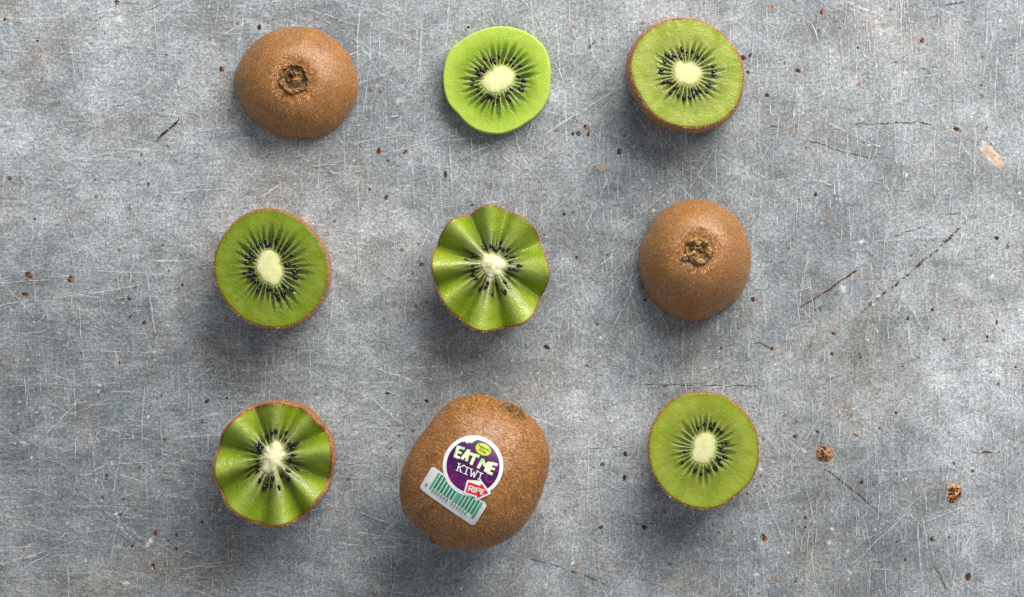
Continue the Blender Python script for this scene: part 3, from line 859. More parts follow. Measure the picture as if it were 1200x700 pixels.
def cut_kiwi(name, label, flesh_px, centre, core_px, T, side, st, seed, skin=True, zig=None, group=None, fuzz_n=6000, tilt=0.0):
    rf = polar(flesh_px, centre, st.get('sm', 1.2)); cf = polar(core_px, centre, 2.0)
    na, nr = 400, 84
    th = np.linspace(0, 2 * math.pi, na, endpoint=False)
    org = p2w(*centre, T)
    k = PX * (1 - T / CAM_H)
    root = tag(empty(name, (org[0], org[1], 0)), label, "kiwi", group)
    R = rf(th) * k; rc = cf(th) * k / R
    rc = rc * (1 + 0.10 * (fbm(np.cos(th) * 3 + 2, np.sin(th) * 3 + 2, seed + 40, 2) - 0.5) * 2)
    if zig is not None:
        ridge, valley, amp = zig
        kp = sorted([(a % 360, 1.0) for a in ridge] + [(a % 360, -1.0) for a in valley])
        ang = np.array([a for a, _ in kp]); val = np.array([v for _, v in kp])
        rg = np.random.default_rng(seed + 77)
        val = val * rg.uniform(0.72, 1.12, len(val))
        d = np.degrees(th) % 360
        A = np.r_[ang[-1] - 360, ang, ang[0] + 360]; Vv = np.r_[val[-1], val, val[0]]
        j = np.clip(np.searchsorted(A, d, side='right') - 1, 0, len(A) - 2)
        t = (d - A[j]) / (A[j + 1] - A[j]); up = Vv[j + 1] > Vv[j]
        s = np.where(up, np.sin(math.pi / 2 * t) ** 1.05, 1 - np.sin(math.pi / 2 * (1 - t)) ** 1.05)
        wave = Vv[j] + (Vv[j + 1] - Vv[j]) * s
        kk = np.hanning(19); kk /= kk.sum(); wave = np.convolve(np.r_[wave[-9:], wave, wave[:9]], kk, mode='valid')
        R = R * (1 - 0.030 * np.clip(-wave, 0, 1) ** 1.5 + 0.006 * np.clip(wave, 0, 1))
    else:
        wave = np.zeros(na); amp = 0.0
    def ztop(rho):
        z = T + amp * wave * np.clip((rho - 0.15) / 0.85, 0, 1) ** 0.9
        if zig is not None: z = z + 0.0018 * (1 - rho) ** 2
        return z + tilt * rho * np.sin(th)
    rows = []; rhos = []
    for i in range(1, nr + 1):
        rho = (i / nr) ** 0.92
        rhos.append(rho)
    RHO = np.repeat(np.array(rhos)[:, None], na, 1); TH = np.repeat(th[None], nr, 0)
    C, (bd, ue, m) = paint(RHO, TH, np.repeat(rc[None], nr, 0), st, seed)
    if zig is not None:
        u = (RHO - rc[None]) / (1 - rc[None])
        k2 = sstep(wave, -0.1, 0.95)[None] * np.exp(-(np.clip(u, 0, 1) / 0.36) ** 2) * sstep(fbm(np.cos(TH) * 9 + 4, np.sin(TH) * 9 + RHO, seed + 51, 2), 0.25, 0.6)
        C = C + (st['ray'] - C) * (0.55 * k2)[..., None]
        k3 = sstep(wave, 0.1, 1.0)[None] * sstep(u, 0.15, 0.5) * 0.30  # lit crests painted in: lobes blend paler along their ridges
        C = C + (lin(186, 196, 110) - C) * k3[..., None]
    V = []; CC = []
    for i, rho in enumerate(rhos):
        z = ztop(rho) - 0.00016 * m[i]
        z = z + 0.00022 * (fbm(np.cos(th) * rho * 6, np.sin(th) * rho * 6, seed + 2) - 0.5)
        if i == nr - 1: z = z - 0.0003
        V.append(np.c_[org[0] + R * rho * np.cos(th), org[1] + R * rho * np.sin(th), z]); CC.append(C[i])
    zr = ztop(1.0) - 0.0003
    for fz, sc in side:
        z = zr * fz
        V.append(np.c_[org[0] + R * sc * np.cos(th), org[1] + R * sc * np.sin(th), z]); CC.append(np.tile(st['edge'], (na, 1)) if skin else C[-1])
    nrr = len(V)
    V.append(np.array([[org[0], org[1], float(np.mean(ztop(0.0)))]])); CC.append(C[0].mean(0)[None])
    V.append(np.array([[org[0], org[1], 0.0005]])); CC.append(st['edge'][None])
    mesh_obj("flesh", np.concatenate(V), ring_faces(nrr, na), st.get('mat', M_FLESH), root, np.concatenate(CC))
    # core: a pale plug standing a hair proud of the flesh
    KV = []; KC = []; nk = 16
    for i in range(1, nk + 2):
        q = min(i / nk, 1.0)
        rho = rc * q
        z = np.array(ztop(0)) * 0
        zz = T + amp * wave * np.clip((rho - 0.15) / 0.85, 0, 1) ** 0.9 + (0.0018 * (1 - rho) ** 2 if zig is not None else 0) + tilt * rho * np.sin(th)
        zz = zz + 0.00030 * (1 - q ** 4) + (0.00004 if zig is None else 0.00022)
        if zig is not None:
            zz = zz + 0.0010 * (1 - q) * (0.4 + 1.2 * fbm(np.cos(th) * q * 2.5 + 3, np.sin(th) * q * 2.5 + 3, seed + 19, 2))
        if i == nk + 1: zz = zz - 0.0016
        KV.append(np.c_[org[0] + R * rho * np.cos(th), org[1] + R * rho * np.sin(th), zz])
        nz = fbm(np.cos(th) * q * 3 + 8, np.sin(th) * q * 3 + 8, seed + 15, 3)[:, None]
        ck = st['core'] * (0.86 + 0.26 * nz)
        ed = sstep(q + 0.30 * (fbm(np.cos(th) * 9, np.sin(th) * 9, seed + 6) - 0.5), 0.70, 1.05)[:, None] if np.ndim(q) else sstep(np.full(na, q) + 0.30 * (fbm(np.cos(th) * 9, np.sin(th) * 9, seed + 6) - 0.5), 0.70, 1.05)[:, None]
        KC.append(ck + ((st['core'] * np.array([0.70, 0.78, 0.5]) if zig is None else st['ray'] * 0.8) - ck) * ed * 0.8)
    KV.append(np.mean(KV[0], axis=0)[None]); KC.append(KC[0][:1])
    KV.append(np.array([[org[0], org[1], float(np.mean(KV[-2][:, 2])) - 0.002]])); KC.append(KC[0][:1])
    mesh_obj("core", np.concatenate(KV), ring_faces(nk + 1, na), M_CORE, root, np.concatenate(KC))
    # seeds, half sunk in their chambers
    rg = np.random.default_rng(seed + 5)
    SV = []; SF = []; off = 0; ns, ms = 8, 6
    t8 = np.linspace(0, 2 * math.pi, ns, endpoint=False)
    for q in range(st['n']):
        cnt = rg.choice([0, 1, 2], p=st.get('seedp', [0.18, 0.54, 0.28]))
        am = (bd[q] + bd[q + 1]) / 2
        for s in range(cnt):
            a = am + rg.normal(0, 0.25) * (bd[q + 1] - bd[q]) * 0.6
            jj = int(a / (2 * math.pi) * na) % na
            lo, hi = st.get('seedu', (0.10, 0.34))
            u = rg.uniform(lo, hi)
            rho = rc[jj] + u * (1 - rc[jj])
            zc = T + amp * wave[jj] * max(0, (rho - 0.15) / 0.85) ** 0.9 + (0.0018 * (1 - rho) ** 2 if zig is not None else 0) + tilt * rho * math.sin(a)
            px_, py_ = org[0] + R[jj] * rho * math.cos(a), org[1] + R[jj] * rho * math.sin(a)
            L = rg.uniform(0.00078, 0.00115); Wd = L * rg.uniform(0.45, 0.62); Hh = Wd * 0.8
            ra = a + rg.normal(0, 0.22)
            sink = rg.uniform(-0.35, 0.45) * Hh
            for i in range(ms + 1):
                f = math.pi * (i + 0.02) / (ms + 0.04)
                lx = L * math.cos(f); wr = math.sin(f) ** 0.9 * (1 - 0.25 * math.cos(f))
                ly = Wd * wr * np.cos(t8); lz = Hh * wr * np.sin(t8)
                SV.append(np.c_[px_ + lx * math.cos(ra) - ly * math.sin(ra), py_ + lx * math.sin(ra) + ly * math.cos(ra), zc - sink + lz])
            SF += [tuple(v + off for v in f[::-1]) for f in ring_faces(ms + 1, ns, False, False)]
            off += ns * (ms + 1)
    tag(mesh_obj("seeds", np.concatenate(SV), SF, M_SEED, root), kind="stuff")
    if skin:
        ts = st.get('skin_t', 0.00032)
        SVv = []
        prof = [(1.0, 1.0, -0.00002, 0.00010), (1.0, 1.0, ts * 0.5, 0.00006), (1.0, 1.0, ts, -0.00025)] + [(fz, sc, ts, 0) for fz, sc in side]
        for fz, sc, ex, dz in prof:
            rag = 0.00014 * (fbm(np.cos(th) * 22, np.sin(th) * 22, seed + 31, 2) - 0.5) if fz == 1.0 else 0
            z = (zr + 0.0001) * fz + dz + rag
            rr = R * sc + ex + 0.00012 * (fbm(np.cos(th) * 9 + fz, np.sin(th) * 9 + fz, seed + 33, 2) - 0.5)
            SVv.append(np.c_[org[0] + rr * np.cos(th), org[1] + rr * np.sin(th), np.maximum(z, 0)])
        ns_ = len(SVv)
        SVv.append(np.array([[org[0], org[1], 0.0]]))
        F = ring_faces(ns_, na, False, False) + [(ns_ * na, (ns_ - 1) * na + (j + 1) % na, (ns_ - 1) * na + j) for j in range(na)]
        VV = np.concatenate(SVv)
        mesh_obj("skin", VV, F, M_SKIN, root)
        side_f = [f for f in F[na:(ns_ - 1) * na]]
        add_fuzz(root, VV, side_f, fuzz_n, seed + 3, 0.0005, 0.0013, 0.00012, lambda P: P[:, 2] > 0.0005, 0.40)
        rim_f = F[:2 * na]
        add_fuzz(root, VV, rim_f, st.get('rimn', 1800), seed + 9, 0.0003, 0.0009, 0.00010, None, 0.6, name="rim_fuzz")
    return root

WALL = [(0.92,1.006),(0.8,1.016),(0.6,1.022),(0.4,1.012),(0.22,0.985),(0.1,0.94),(0.03,0.89),(0.0,0.84)]
BULGE = [(0.92,1.012),(0.8,1.028),(0.6,1.045),(0.4,1.045),(0.22,1.025),(0.1,0.99),(0.03,0.95),(0.0,0.91)]
TAPER = [(0.92,0.998),(0.8,0.99),(0.6,0.965),(0.4,0.915),(0.22,0.84),(0.1,0.76),(0.03,0.69),(0.0,0.62)]
THIN = [(0.9,1.006),(0.7,1.012),(0.4,1.012),(0.15,1.005),(0.0,0.99)]

def style(**kw):
    d = dict(n=30, reach=0.58, outer=lin(140, 160, 54), outer2=lin(152, 170, 70), loc=lin(40, 50, 16), loc2=lin(74, 96, 28),
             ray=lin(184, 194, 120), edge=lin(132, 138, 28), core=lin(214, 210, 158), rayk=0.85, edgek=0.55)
    d.update(kw)
    for q in ('outer', 'outer2', 'loc2', 'edge'):
        d[q] = d[q] * np.array([1.03, 0.94, 0.92] if 'zig' not in d else [1.03, 1.0, 1.0])
    return d

# bright peeled slice
cut_kiwi("kiwi_slice", "bright green peeled kiwi slice without skin in the middle of the top row",
    pts((490,10),3.89,[(385,82),(450,92),(520,125),(575,175),(598,240),(600,330),(590,410),(545,480),(490,520),(440,550),(385,568),(320,567),(265,550),(215,515),(185,480),(140,430),(117,350),(118,280),(130,225),(155,180),(215,135),(290,98),(340,85)]),
    (490 + 365/3.89, 10 + 322/3.89), pts((490,10),3.89,[(365,265),(420,275),(438,305),(420,350),(385,375),(310,370),(290,340),(300,310),(335,290)]),
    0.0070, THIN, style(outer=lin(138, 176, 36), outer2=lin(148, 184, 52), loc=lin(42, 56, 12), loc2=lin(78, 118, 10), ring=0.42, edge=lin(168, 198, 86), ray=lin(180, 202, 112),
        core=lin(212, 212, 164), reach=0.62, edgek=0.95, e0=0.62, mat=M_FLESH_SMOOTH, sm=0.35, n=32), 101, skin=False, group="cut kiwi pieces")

cut_kiwi("kiwi_half", "thick pale green kiwi cut face with brown skin wall showing in the upper right corner",
    pts((700,0),3.89,[(395,88),(460,98),(530,130),(590,185),(640,250),(660,320),(658,400),(625,490),(570,545),(500,572),(420,580),(340,565),(260,520),(200,440),(165,370),(152,310),(160,250),(195,185),(250,130),(320,98)]),
    (700 + 408/3.89, 335/3.89), pts((700,0),3.89,[(370,280),(395,295),(460,310),(470,335),(455,375),(400,385),(365,365),(345,325),(350,300)]),
    0.0210, BULGE, style(outer=lin(142, 164, 66), outer2=lin(158, 176, 86), n=31, reach=0.55), 202, group="cut kiwi pieces", fuzz_n=9000)

cut_kiwi("kiwi_half", "deep green kiwi half with oval pale core in the left column of the middle row",
    pts((220,225),3.89,[(370,82),(430,92),(500,125),(560,180),(605,240),(632,310),(636,390),(615,470),(570,540),(510,590),(430,615),(350,612),(280,590),(215,540),(160,470),(128,390),(124,310),(145,240),(190,170),(250,115),(310,88)]),
    (220 + 370/3.89, 225 + 350/3.89), pts((220,225),3.89,[(340,275),(395,280),(420,330),(425,400),(400,432),(370,415),(330,375),(312,345),(325,300)]),
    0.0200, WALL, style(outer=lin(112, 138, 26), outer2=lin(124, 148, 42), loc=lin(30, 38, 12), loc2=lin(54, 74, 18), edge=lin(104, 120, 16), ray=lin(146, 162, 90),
        core=lin(214, 214, 160), n=32, reach=0.62), 303, group="cut kiwi pieces")

cut_kiwi("kiwi_half", "smooth green kiwi half with thin skin rim in the lower right corner",
    pts((740,440),3.889,[(345,80),(410,92),(470,127),(530,192),(563,250),(576,330),(568,420),(533,490),(468,548),(400,596),(330,605),(250,590),(172,543),(122,480),(88,400),(80,330),(92,250),(132,175),(190,117),(260,87)]),
    (740 + 328/3.889, 440 + 335/3.889), pts((740,440),3.889,[(330,265),(372,280),(380,340),(355,385),(330,405),(280,385),(285,330),(300,280)]),
    0.0220, TAPER, style(outer=lin(134, 156, 44), outer2=lin(146, 166, 60), loc=lin(56, 70, 24), loc2=lin(84, 106, 32), edge=lin(128, 138, 22), core=lin(210, 212, 158),
        n=30, reach=0.50, rayk=0.7, seedp=[0.3, 0.6, 0.1], seedu=(0.12, 0.30), mat=M_FLESH_SMOOTH), 404, group="cut kiwi pieces")

ZST = dict(zig=1, outer=lin(118, 144, 24), outer2=lin(134, 156, 42), loc=lin(52, 60, 22), loc2=lin(84, 102, 24), edge=lin(124, 140, 26), ray=lin(206, 212, 164), core=lin(226, 222, 180), rayk=0.5, sm=0.8)
cut_kiwi("zigzag_cut_kiwi_half", "wavy zigzag-cut green kiwi half in the very centre of the grid",
    pts((480,225),3.89,[(365,65),(420,75),(460,100),(520,125),(570,170),(595,230),(612,300),(632,350),(625,420),(590,490),(560,560),(510,600),(440,617),(390,625),(340,632),(290,620),(240,588),(190,545),(150,485),(125,420),(105,340),(115,270),(150,190),(200,130),(270,108),(310,80)]),
    (480 + 378/3.89, 225 + 330/3.89), pts((480,225),3.89,[(345,285),(400,295),(435,335),(415,375),(375,390),(335,355)]),
    0.0200, TAPER, style(**ZST, n=30, reach=0.50, seedp=[0.2, 0.5, 0.3]), 505, zig=([57, 93, 135, 183, 216, 258, 298, 353], [25, 75, 115, 161, 201, 239, 279, 326], 0.0046), group="zigzag-cut kiwi halves")
cut_kiwi("zigzag_cut_kiwi_half", "wavy zigzag-cut green kiwi half with ragged brown rim in the lower left corner",
    pts((220,450),3.89,[(410,92),(470,100),(530,120),(585,175),(640,240),(652,310),(648,400),(625,480),(585,525),(530,590),(460,628),(380,645),(310,632),(250,600),(190,550),(145,480),(130,400),(140,310),(165,230),(210,180),(270,125),(340,100)]),
    (220 + 390/3.89, 450 + 335/3.89), pts((220,450),3.89,[(405,262),(436,295),(428,355),(392,402),(342,396),(345,350),(358,308)]),
    0.0210, WALL, style(**ZST, n=30, reach=0.50, skin_t=0.0005, rimn=7000, seedp=[0.15, 0.5, 0.35]), 606, zig=([7, 48, 85, 138, 194, 234, 279, 312], [26, 64, 112, 168, 213, 258, 296, 338], 0.0044), group="zigzag-cut kiwi halves", fuzz_n=9000)

# ------------------------------------------------------------------ whole kiwi with sticker
def whole_kiwi():
    out = pts((440,450),3.335,[(400,38),(300,60),(240,115),(190,180),(130,270),(100,350),(90,430),(105,500),(150,550),(200,590),(245,630),(320,652),(400,650),(480,630),(560,580),(620,500),(655,420),(680,320),(683,250),(660,190),(625,140),(560,95),(500,65),(450,45)])
    cpx = (440 + 390/3.335, 450 + 350/3.335)
    Hh = 0.0235
    rf = polar(out, cpx, 1.6)
    na, nr = 260, 120
    th = np.linspace(0, 2 * math.pi, na, endpoint=False)
    org = p2w(*cpx, Hh)
    root = tag(empty("whole_kiwi", (org[0], org[1], 0)), "whole brown fuzzy kiwi wearing a purple EAT ME sticker in the bottom row", "kiwi")
    R = rf(th) * PX * (1 - Hh / CAM_H) - 0.0005
    stem = p2w(440 + 545/3.335, 450 + 92/3.335, Hh)
    blos = p2w(440 + 225/3.335, 450 + 610/3.335, Hh)
    V = []
    for i in range(nr + 1):
        f = -math.pi / 2 + math.pi * (i + 0.02) / (nr + 0.04)
        c = math.cos(f) ** 0.90; s = math.copysign(abs(math.sin(f)) ** 0.97, math.sin(f))
        hz = abs(s)
        r = R * (1 - hz ** 3) + (R * 0.5 + 0.5 * R.mean()) * hz ** 3
        X = org[0] + r * c * np.cos(th); Y = org[1] + r * c * np.sin(th); Z = Hh + Hh * s + 0 * th
        Z = Z + 0.0005 * (fbm(X * 120 + 9, Y * 120 + 9, 5, 2) - 0.5) * c
        P = np.c_[X, Y, Z]
        cen = np.array([org[0], org[1], Hh])
        for q, dep, wid, up in ((stem, 0.0022, 0.0042, 0.006), (blos, 0.0006, 0.003, 0.0)):
            qq = q + np.array([0, 0, up])
            dd = ((P - qq) ** 2).sum(1)
            P = P + (cen - P) / np.linalg.norm(cen - P, axis=1, keepdims=True) * (dep * np.exp(-dd / wid ** 2))[:, None]
        V.append(P)
    V.append(np.mean(V[0], axis=0)[None]); V.append(np.mean(V[-2], axis=0)[None])
    VV = np.concatenate(V)
    VV[:, 2] = np.maximum(VV[:, 2], 0.0)
    n = (nr + 1) * na
    F = [(d, c, b, a)[::-1] for a, b, c, d in ring_faces(nr + 1, na, False, False)]
    F = [(a, d, c, b) for a, b, c, d in F]
    tri = [(n, (j + 1) % na, j) for j in range(na)] + [(n + 1, nr * na + j, nr * na + (j + 1) % na) for j in range(na)]
    mesh_obj("skin", VV, F + tri, M_SKIN, root)
    bvh = BVHTree.FromPolygons([tuple(v) for v in VV], F + tri)
    # stem scar at the upper right end, blossom tip at the lower left
    for q, r, up, nz, sd in ((stem, 0.0054, 0.0060, 0.42, 71), (blos, 0.0017, 0.003, 0.55, 83)):
        d = np.array([q[0] - org[0], q[1] - org[1], 0]); d /= np.linalg.norm(d)
        start = np.array([org[0], org[1], Hh + up])
        hit = bvh.ray_cast(Vector(start), Vector(d))
        c = np.array(hit[0]) if hit[0] else q
        stem_scar(root, c + d * (0.0011 if sd == 71 else 0.0002), (d[0], d[1], nz), r, sd, 'ring')
    # ---------------- sticker
    def zat(x, y):
        h = bvh.ray_cast(Vector((x, y, 0.2)), Vector((0, 0, -1)))
        return h[0].z if h[0] else Hh
    zc = zat(*p2w(545, 560, 0.046)[:2])
    SC = PX * (1 - (zc + 0.0004) / CAM_H)
    def sw(x, y): return ((x - 600) * SC, (350 - y) * SC)
    circ = (554.2, 546.6)
    bl = np.array([480 + 75/5.833, 500 + 425/5.833]); U = np.array([0.823, 0.568]); Vd = np.array([0.520, -0.854])
    def bc(u, v): return tuple(bl + U * u + Vd * v)
    def rounded(poly, r, n=5):
        res = []
        m = len(poly)
        for i in range(m):
            p = np.array(poly[i]); a = np.array(poly[i - 1]) - p; b = np.array(poly[(i + 1) % m]) - p
            la, lb = np.linalg.norm(a), np.linalg.norm(b)
            p1 = p + a / la * min(r, la / 2); p2 = p + b / lb * min(r, lb / 2)
            for t in np.linspace(0, 1, n):
                res.append(tuple((1 - t) ** 2 * p1 + 2 * t * (1 - t) * p + t * t * p2))
        return res
    def ell(cx, cy, a, b, rot, n=48):
        c, s = math.cos(rot), math.sin(rot)
        return [(cx + a * math.cos(t) * c - b * math.sin(t) * s, cy + a * math.cos(t) * s + b * math.sin(t) * c) for t in np.linspace(0, 2 * math.pi, n, endpoint=False)]
    def seg(p, q, w):
        p = np.array(p, float); q = np.array(q, float); d = (q - p) / np.linalg.norm(q - p); nrm = np.array([-d[1], d[0]]) * w / 2
        return [tuple(p + nrm), tuple(q + nrm), tuple(q - nrm), tuple(p - nrm)]
    def layer_mesh(name, polys, off, mat, parent, skirt=0.0, tris=None):
        bm = bmesh.new(); zoff = {}
        for i, poly in enumerate(polys):
            w = [sw(*p) for p in poly]
            ar = sum(w[k][0] * w[(k + 1) % len(w)][1] - w[(k + 1) % len(w)][0] * w[k][1] for k in range(len(w)))
            if ar < 0: w = w[::-1]
            vs = [bm.verts.new((x, y, off + i * 0.0000015)) for x, y in w]
            bm.faces.new(vs)
        if tris:
            tv, tf = tris
            vs = [bm.verts.new((*sw(x, y), off)) for x, y in tv]
            for f in tf:
                try: bm.faces.new([vs[k] for k in f])
                except ValueError: pass
        bmesh.ops.triangulate(bm, faces=bm.faces[:])
        for _ in range(5):
            long = [e for e in bm.edges if e.calc_length() > 0.0011]
            if not long: break
            bmesh.ops.subdivide_edges(bm, edges=long, cuts=1, use_grid_fill=False)
            bmesh.ops.triangulate(bm, faces=[f for f in bm.faces if len(f.verts) > 3])
        bmesh.ops.recalc_face_normals(bm, faces=bm.faces[:])
        for f in bm.faces:
            f.normal_update()
            if f.normal.z < 0: f.normal_flip()
        for v in bm.verts: v.co.z += zat(v.co.x, v.co.y)
        if skirt > 0:
            be = [e for e in bm.edges if e.is_boundary]
            r = bmesh.ops.extrude_edge_only(bm, edges=be)
            for v in [g for g in r['geom'] if isinstance(g, bmesh.types.BMVert)]: v.co.z -= skirt
        o0 = parent_origin(parent)
        for v in bm.verts: v.co -= Vector(o0)
        me = bpy.data.meshes.new(name); bm.to_mesh(me); bm.free()
        me.polygons.foreach_set("use_smooth", [skirt == 0] * len(me.polygons))
        me.materials.append(mat)
        o = bpy.data.objects.new(name, me); COL.objects.link(o); o.parent = parent
        return o
    white = make_print("sticker_white", lin(226, 228, 230), lin(218, 221, 224), rough=0.3)
    purple = make_print("sticker_purple", lin(58, 16, 74), lin(92, 14, 92), 160, 0.42, 0.66)
    magenta = make_print("sticker_magenta", lin(122, 14, 108))
    lime = make_print("sticker_lime", lin(176, 200, 28))
    green = make_print("sticker_green", lin(86, 170, 138))
    dgreen = make_print("sticker_dark_green", lin(22, 112, 78))
    pale = make_print("sticker_pale_green", lin(222, 236, 190), lin(150, 204, 136), 420, 0.46, 0.70)
    red = make_print("sticker_red", lin(216, 26, 32))
    grey = make_print("sticker_grey", lin(206, 208, 210))
    ink = make_print("sticker_ink", lin(38, 62, 16))
    B0 = 0.00040; D = 0.00003
    rect = rounded([bc(-2, -2.2), bc(77, -2.2), bc(77, 29), bc(-2, 29)], 4.8)
    stk = layer_mesh("sticker", [rect], B0, white, root, skirt=0.0005)
    tag(stk, "white sticker with purple disc, green barcode and red arrow")
    # barcode
    bars_g = []; bars_d = []
    x = 8.6
    bars_g.append([bc(8.2, 4.5), bc(11.0, 4.5), bc(11.0, 27.2), bc(8.2, 27.2)])
    units = [(0.9, 1.5, 1.9)] * 6
    x = 12.0
    for i in range(6):
        bars_g.append([bc(x, 8.2), bc(x + 3.5, 8.2), bc(x + 3.5, 27.2), bc(x, 27.2)])
        bars_d.append([bc(x + 0.5, 8.2), bc(x + 1.9, 8.2), bc(x + 1.9, 27.2), bc(x + 0.5, 27.2)]); x += 4.55
    bars_g.append([bc(x, 6.5), bc(x + 6.0, 6.5), bc(x + 6.0, 27.2), bc(x, 27.2)])
    bars_d.append([bc(x + 4.9, 8.2), bc(x + 6.0, 8.2), bc(x + 6.0, 27.2), bc(x + 4.9, 27.2)]); x += 7.0
    for i in range(5):
        bars_g.append([bc(x, 8.2), bc(x + 3.5, 8.2), bc(x + 3.5, 27.2), bc(x, 27.2)])
        bars_d.append([bc(x + 1.7, 8.2), bc(x + 3.3, 8.2), bc(x + 3.3, 27.2), bc(x + 1.7, 27.2)]); x += 4.45
    bars_g.append([bc(x, 4.5), bc(x + 3.4, 4.5), bc(x + 3.4, 27.2), bc(x, 27.2)])
    xe = x + 3.4
    layer_mesh("barcode_bars", bars_g, B0 + D, green, stk)
    layer_mesh("barcode_dark_bars", bars_d, B0 + 2 * D, dgreen, stk)
    def zero(u, v, h=4.6, w=2.9, t=0.85):
        vv = []; ff = []
        nn = 14
        for k in range(nn):
            a = 2 * math.pi * k / nn
            for s in (0, 1):
                vv.append(bc(u + (w / 2 - s * t) * math.cos(a), v + (h / 2 - s * t) * math.sin(a)))
        for k in range(nn):
            k2 = (k + 1) % nn
            ff.append((2 * k, 2 * k2, 2 * k2 + 1, 2 * k + 1))
        return vv, ff
    tv = []; tf = []
    def addz(u, v):
        a, b = zero(u, v); o = len(tv); tv.extend(a); tf.extend([tuple(i + o for i in f) for f in b])
    addz(3.6, 6.2)
    for i in range(6): addz(13.6 + i * 3.95, 5.5)
    for i in range(6): addz(40.6 + i * 3.95, 5.5)
    dash = [[bc(37.2, 4.9), bc(38.2, 4.9), bc(38.2, 6.3), bc(37.2, 6.3)]]
    band = [[bc(11.6, 2.6), bc(xe - 3.6, 2.6), bc(xe - 3.6, 8.3), bc(11.6, 8.3)]]
    layer_mesh("digit_band", band, B0 + 2.5 * D, white, stk)
    layer_mesh("barcode_digits", dash, B0 + 3.5 * D, dgreen, stk, tris=(tv, tf))
    # disc
    layer_mesh("disc_border", [ell(*circ, 35.6, 35.6, 0, 72)], B0 + 4 * D, white, stk, skirt=0.0005)
    layer_mesh("purple_disc", [ell(*circ, 31.2, 31.2, 0, 72)], B0 + 5 * D, purple, stk)
    def arc(cx, cy, r, a0, a1, w, n=10):
        vv = []; 
        t = np.radians(np.linspace(a0, a1, n))
        return [(cx + (r + w / 2) * math.cos(a), cy + (r + w / 2) * math.sin(a)) for a in t] + [(cx + (r - w / 2) * math.cos(a), cy + (r - w / 2) * math.sin(a)) for a in t[::-1]]
    layer_mesh("magenta_swirls", [arc(533, 561, 4.5, 100, 330, 2.6), arc(573.5, 561, 4.2, 20, 250, 2.6), arc(549, 570, 5.5, 180, 340, 3.0), arc(582, 549, 3.2, 60, 280, 2.2)], B0 + 6 * D, magenta, stk)
    z6 = lambda l: [(515 + x / 14, 510 + y / 14) for x, y in l]
    bite = z6([(365,100),(392,122),(415,108),(440,134),(468,140),(490,122),(520,138),(548,128),(560,105),(590,102),(614,66),(560,42),(470,45),(410,62)])
    layer_mesh("bite_mark", [bite], B0 + 6 * D, grey, stk)
    ov = (566.3, 527.1)
    layer_mesh("lime_oval", [ell(*ov, 9.5, 6.6, math.radians(26), 40)], B0 + 6 * D, lime, stk)
    # chunky EAT ME
    def strokes(lst, conv): return [seg(conv(*a), conv(*b), w) for a, b, w in lst]
    c6 = lambda x, y: (515 + x / 14, 510 + y / 14)
    EM = [((312,182),(252,362),3.6),((300,198),(412,232),3.2),((278,275),(366,300),2.8),((240,346),(334,376),3.2),
          ((478,245),(362,398),3.4),((484,242),(440,430),3.6),((405,352),(462,364),2.6),
          ((500,306),(656,352),3.4),((584,330),(514,486),3.6),
          ((712,392),(632,545),3.6),((712,398),(745,512),3.2),((735,512),(822,448),3.2),((826,442),(746,600),3.6),
          ((862,450),(792,625),3.6),((850,462),(952,492),3.2),((826,538),(908,562),2.8),((782,608),(872,640),3.2)]
    layer_mesh("eat_me_lettering", strokes(EM, c6), B0 + 8 * D, pale, stk)
    KW = [((324,470),(290,582),1.3),((408,502),(312,530),1.2),((332,528),(352,606),1.3),((300,462),(346,476),1.0),((268,574),(312,590),1.0),((384,492),(424,506),1.0),((330,598),(372,612),1.0),
          ((458,530),(428,640),1.3),((420,518),(496,544),1.0),((392,626),(462,652),1.0),
          ((522,556),(516,680),1.3),((516,680),(572,600),1.1),((572,600),(562,696),1.2),((562,696),(628,592),1.2),((500,548),(548,564),1.0),((604,582),(648,598),1.0),
          ((684,622),(654,728),1.3),((646,608),(718,634),1.0),((620,714),(690,740),1.0)]
    layer_mesh("kiwi_lettering", strokes(KW, c6), B0 + 8 * D, white, stk)
    # RIPE arrow
    c7 = lambda x, y: (490 + x / 10, 545 + y / 10)
    arrow = [c7(*p) for p in [(590,198),(728,246),(742,218),(824,330),(690,392),(694,362),(556,320)]]
    ac = np.mean(arrow, axis=0)
    def grow(poly, d):
        res = []; m = len(poly)
        for i in range(m):
            p = np.array(poly[i]); a = np.array(poly[i - 1]); b = np.array(poly[(i + 1) % m])
            e1 = (p - a) / np.linalg.norm(p - a); e2 = (b - p) / np.linalg.norm(b - p)
            n1 = np.array([e1[1], -e1[0]]); n2 = np.array([e2[1], -e2[0]])
            nn = n1 + n2; nn /= np.linalg.norm(nn); k = d / max(0.5, float(nn @ n1))
            res.append(tuple(p + nn * k))
        return res
    layer_mesh("arrow_border", [rounded(grow(arrow, 2.1), 1.5, 4)], B0 + 9 * D, white, stk, skirt=0.0005)
    layer_mesh("red_arrow", [rounded(arrow, 0.8, 3)], B0 + 10 * D, red, stk)
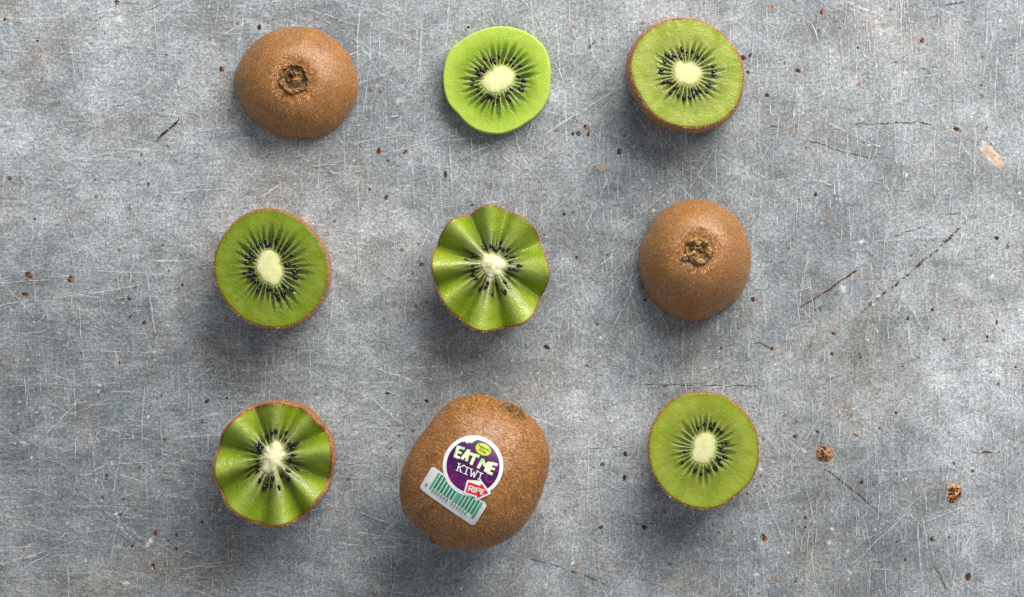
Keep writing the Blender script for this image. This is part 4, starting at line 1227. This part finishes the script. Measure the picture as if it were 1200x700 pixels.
    RP = [((606,240),(588,306),1.5),((600,243),(648,256),1.2),((646,252),(640,280),1.3),((596,272),(644,284),1.2),((618,280),(638,322),1.4),
          ((668,258),(650,324),1.5),
          ((690,264),(672,332),1.5),((686,266),(730,278),1.2),((728,274),(722,304),1.3),((680,296),(726,307),1.2),
          ((748,282),(730,346),1.5),((744,285),(784,297),1.2),((738,314),(772,324),1.1),((728,342),(766,352),1.2)]
    layer_mesh("ripe_lettering", strokes(RP, c7), B0 + 12 * D, white, stk)
    # small print in the oval
    def small_text(name, body, cx, cy, size, rot, off, mat):
        cu = bpy.data.curves.new(name, 'FONT'); cu.body = body; cu.size = 1.0; cu.align_x = 'CENTER'; cu.resolution_u = 2; cu.offset = 0.02
        tmp = bpy.data.objects.new(name, cu); COL.objects.link(tmp)
        bpy.context.view_layer.update()
        me = bpy.data.meshes.new_from_object(tmp.evaluated_get(bpy.context.evaluated_depsgraph_get()))
        c, s = math.cos(rot), math.sin(rot)
        vv = [(cx + size * (v.co.x * c - (-v.co.y) * s), cy + size * (v.co.x * s + (-v.co.y) * c)) for v in me.vertices]
        ff = [tuple(p.vertices) for p in me.polygons]
        bpy.data.objects.remove(tmp); bpy.data.curves.remove(cu); bpy.data.meshes.remove(me)
        return layer_mesh(name, [], off, mat, stk, tris=(vv, ff))
    small_text("oval_lettering", "Nature's", 566.9, 526.6, 4.3, math.radians(26), B0 + 8 * D, ink)
    small_text("oval_lettering", "Pride", 565.0, 530.2, 4.3, math.radians(26), B0 + 8 * D, ink)
    # fuzz everywhere but under the sticker
    cw = sw(*circ); rw = 35.0 * SC
    rp = [np.array(sw(*bc(u, v))) for u, v in ((-2, -2.2), (77, -2.2), (77, 29), (-2, 29))]
    def keep(P):
        ok = (np.hypot(P[:, 0] - cw[0], P[:, 1] - cw[1]) > rw) | (P[:, 2] < Hh)
        ins = np.ones(len(P), bool)
        for i in range(4):
            a, b = rp[i], rp[(i + 1) % 4]
            cr = (b[0] - a[0]) * (P[:, 1] - a[1]) - (b[1] - a[1]) * (P[:, 0] - a[0])
            ins &= cr > 0
        ins &= P[:, 2] > Hh
        return ok & ~ins & (P[:, 2] > 0.012)
    add_fuzz(root, VV, F, 42000, 9, 0.0009, 0.0021, 0.00014, keep, 0.28)
    return root
whole_kiwi()
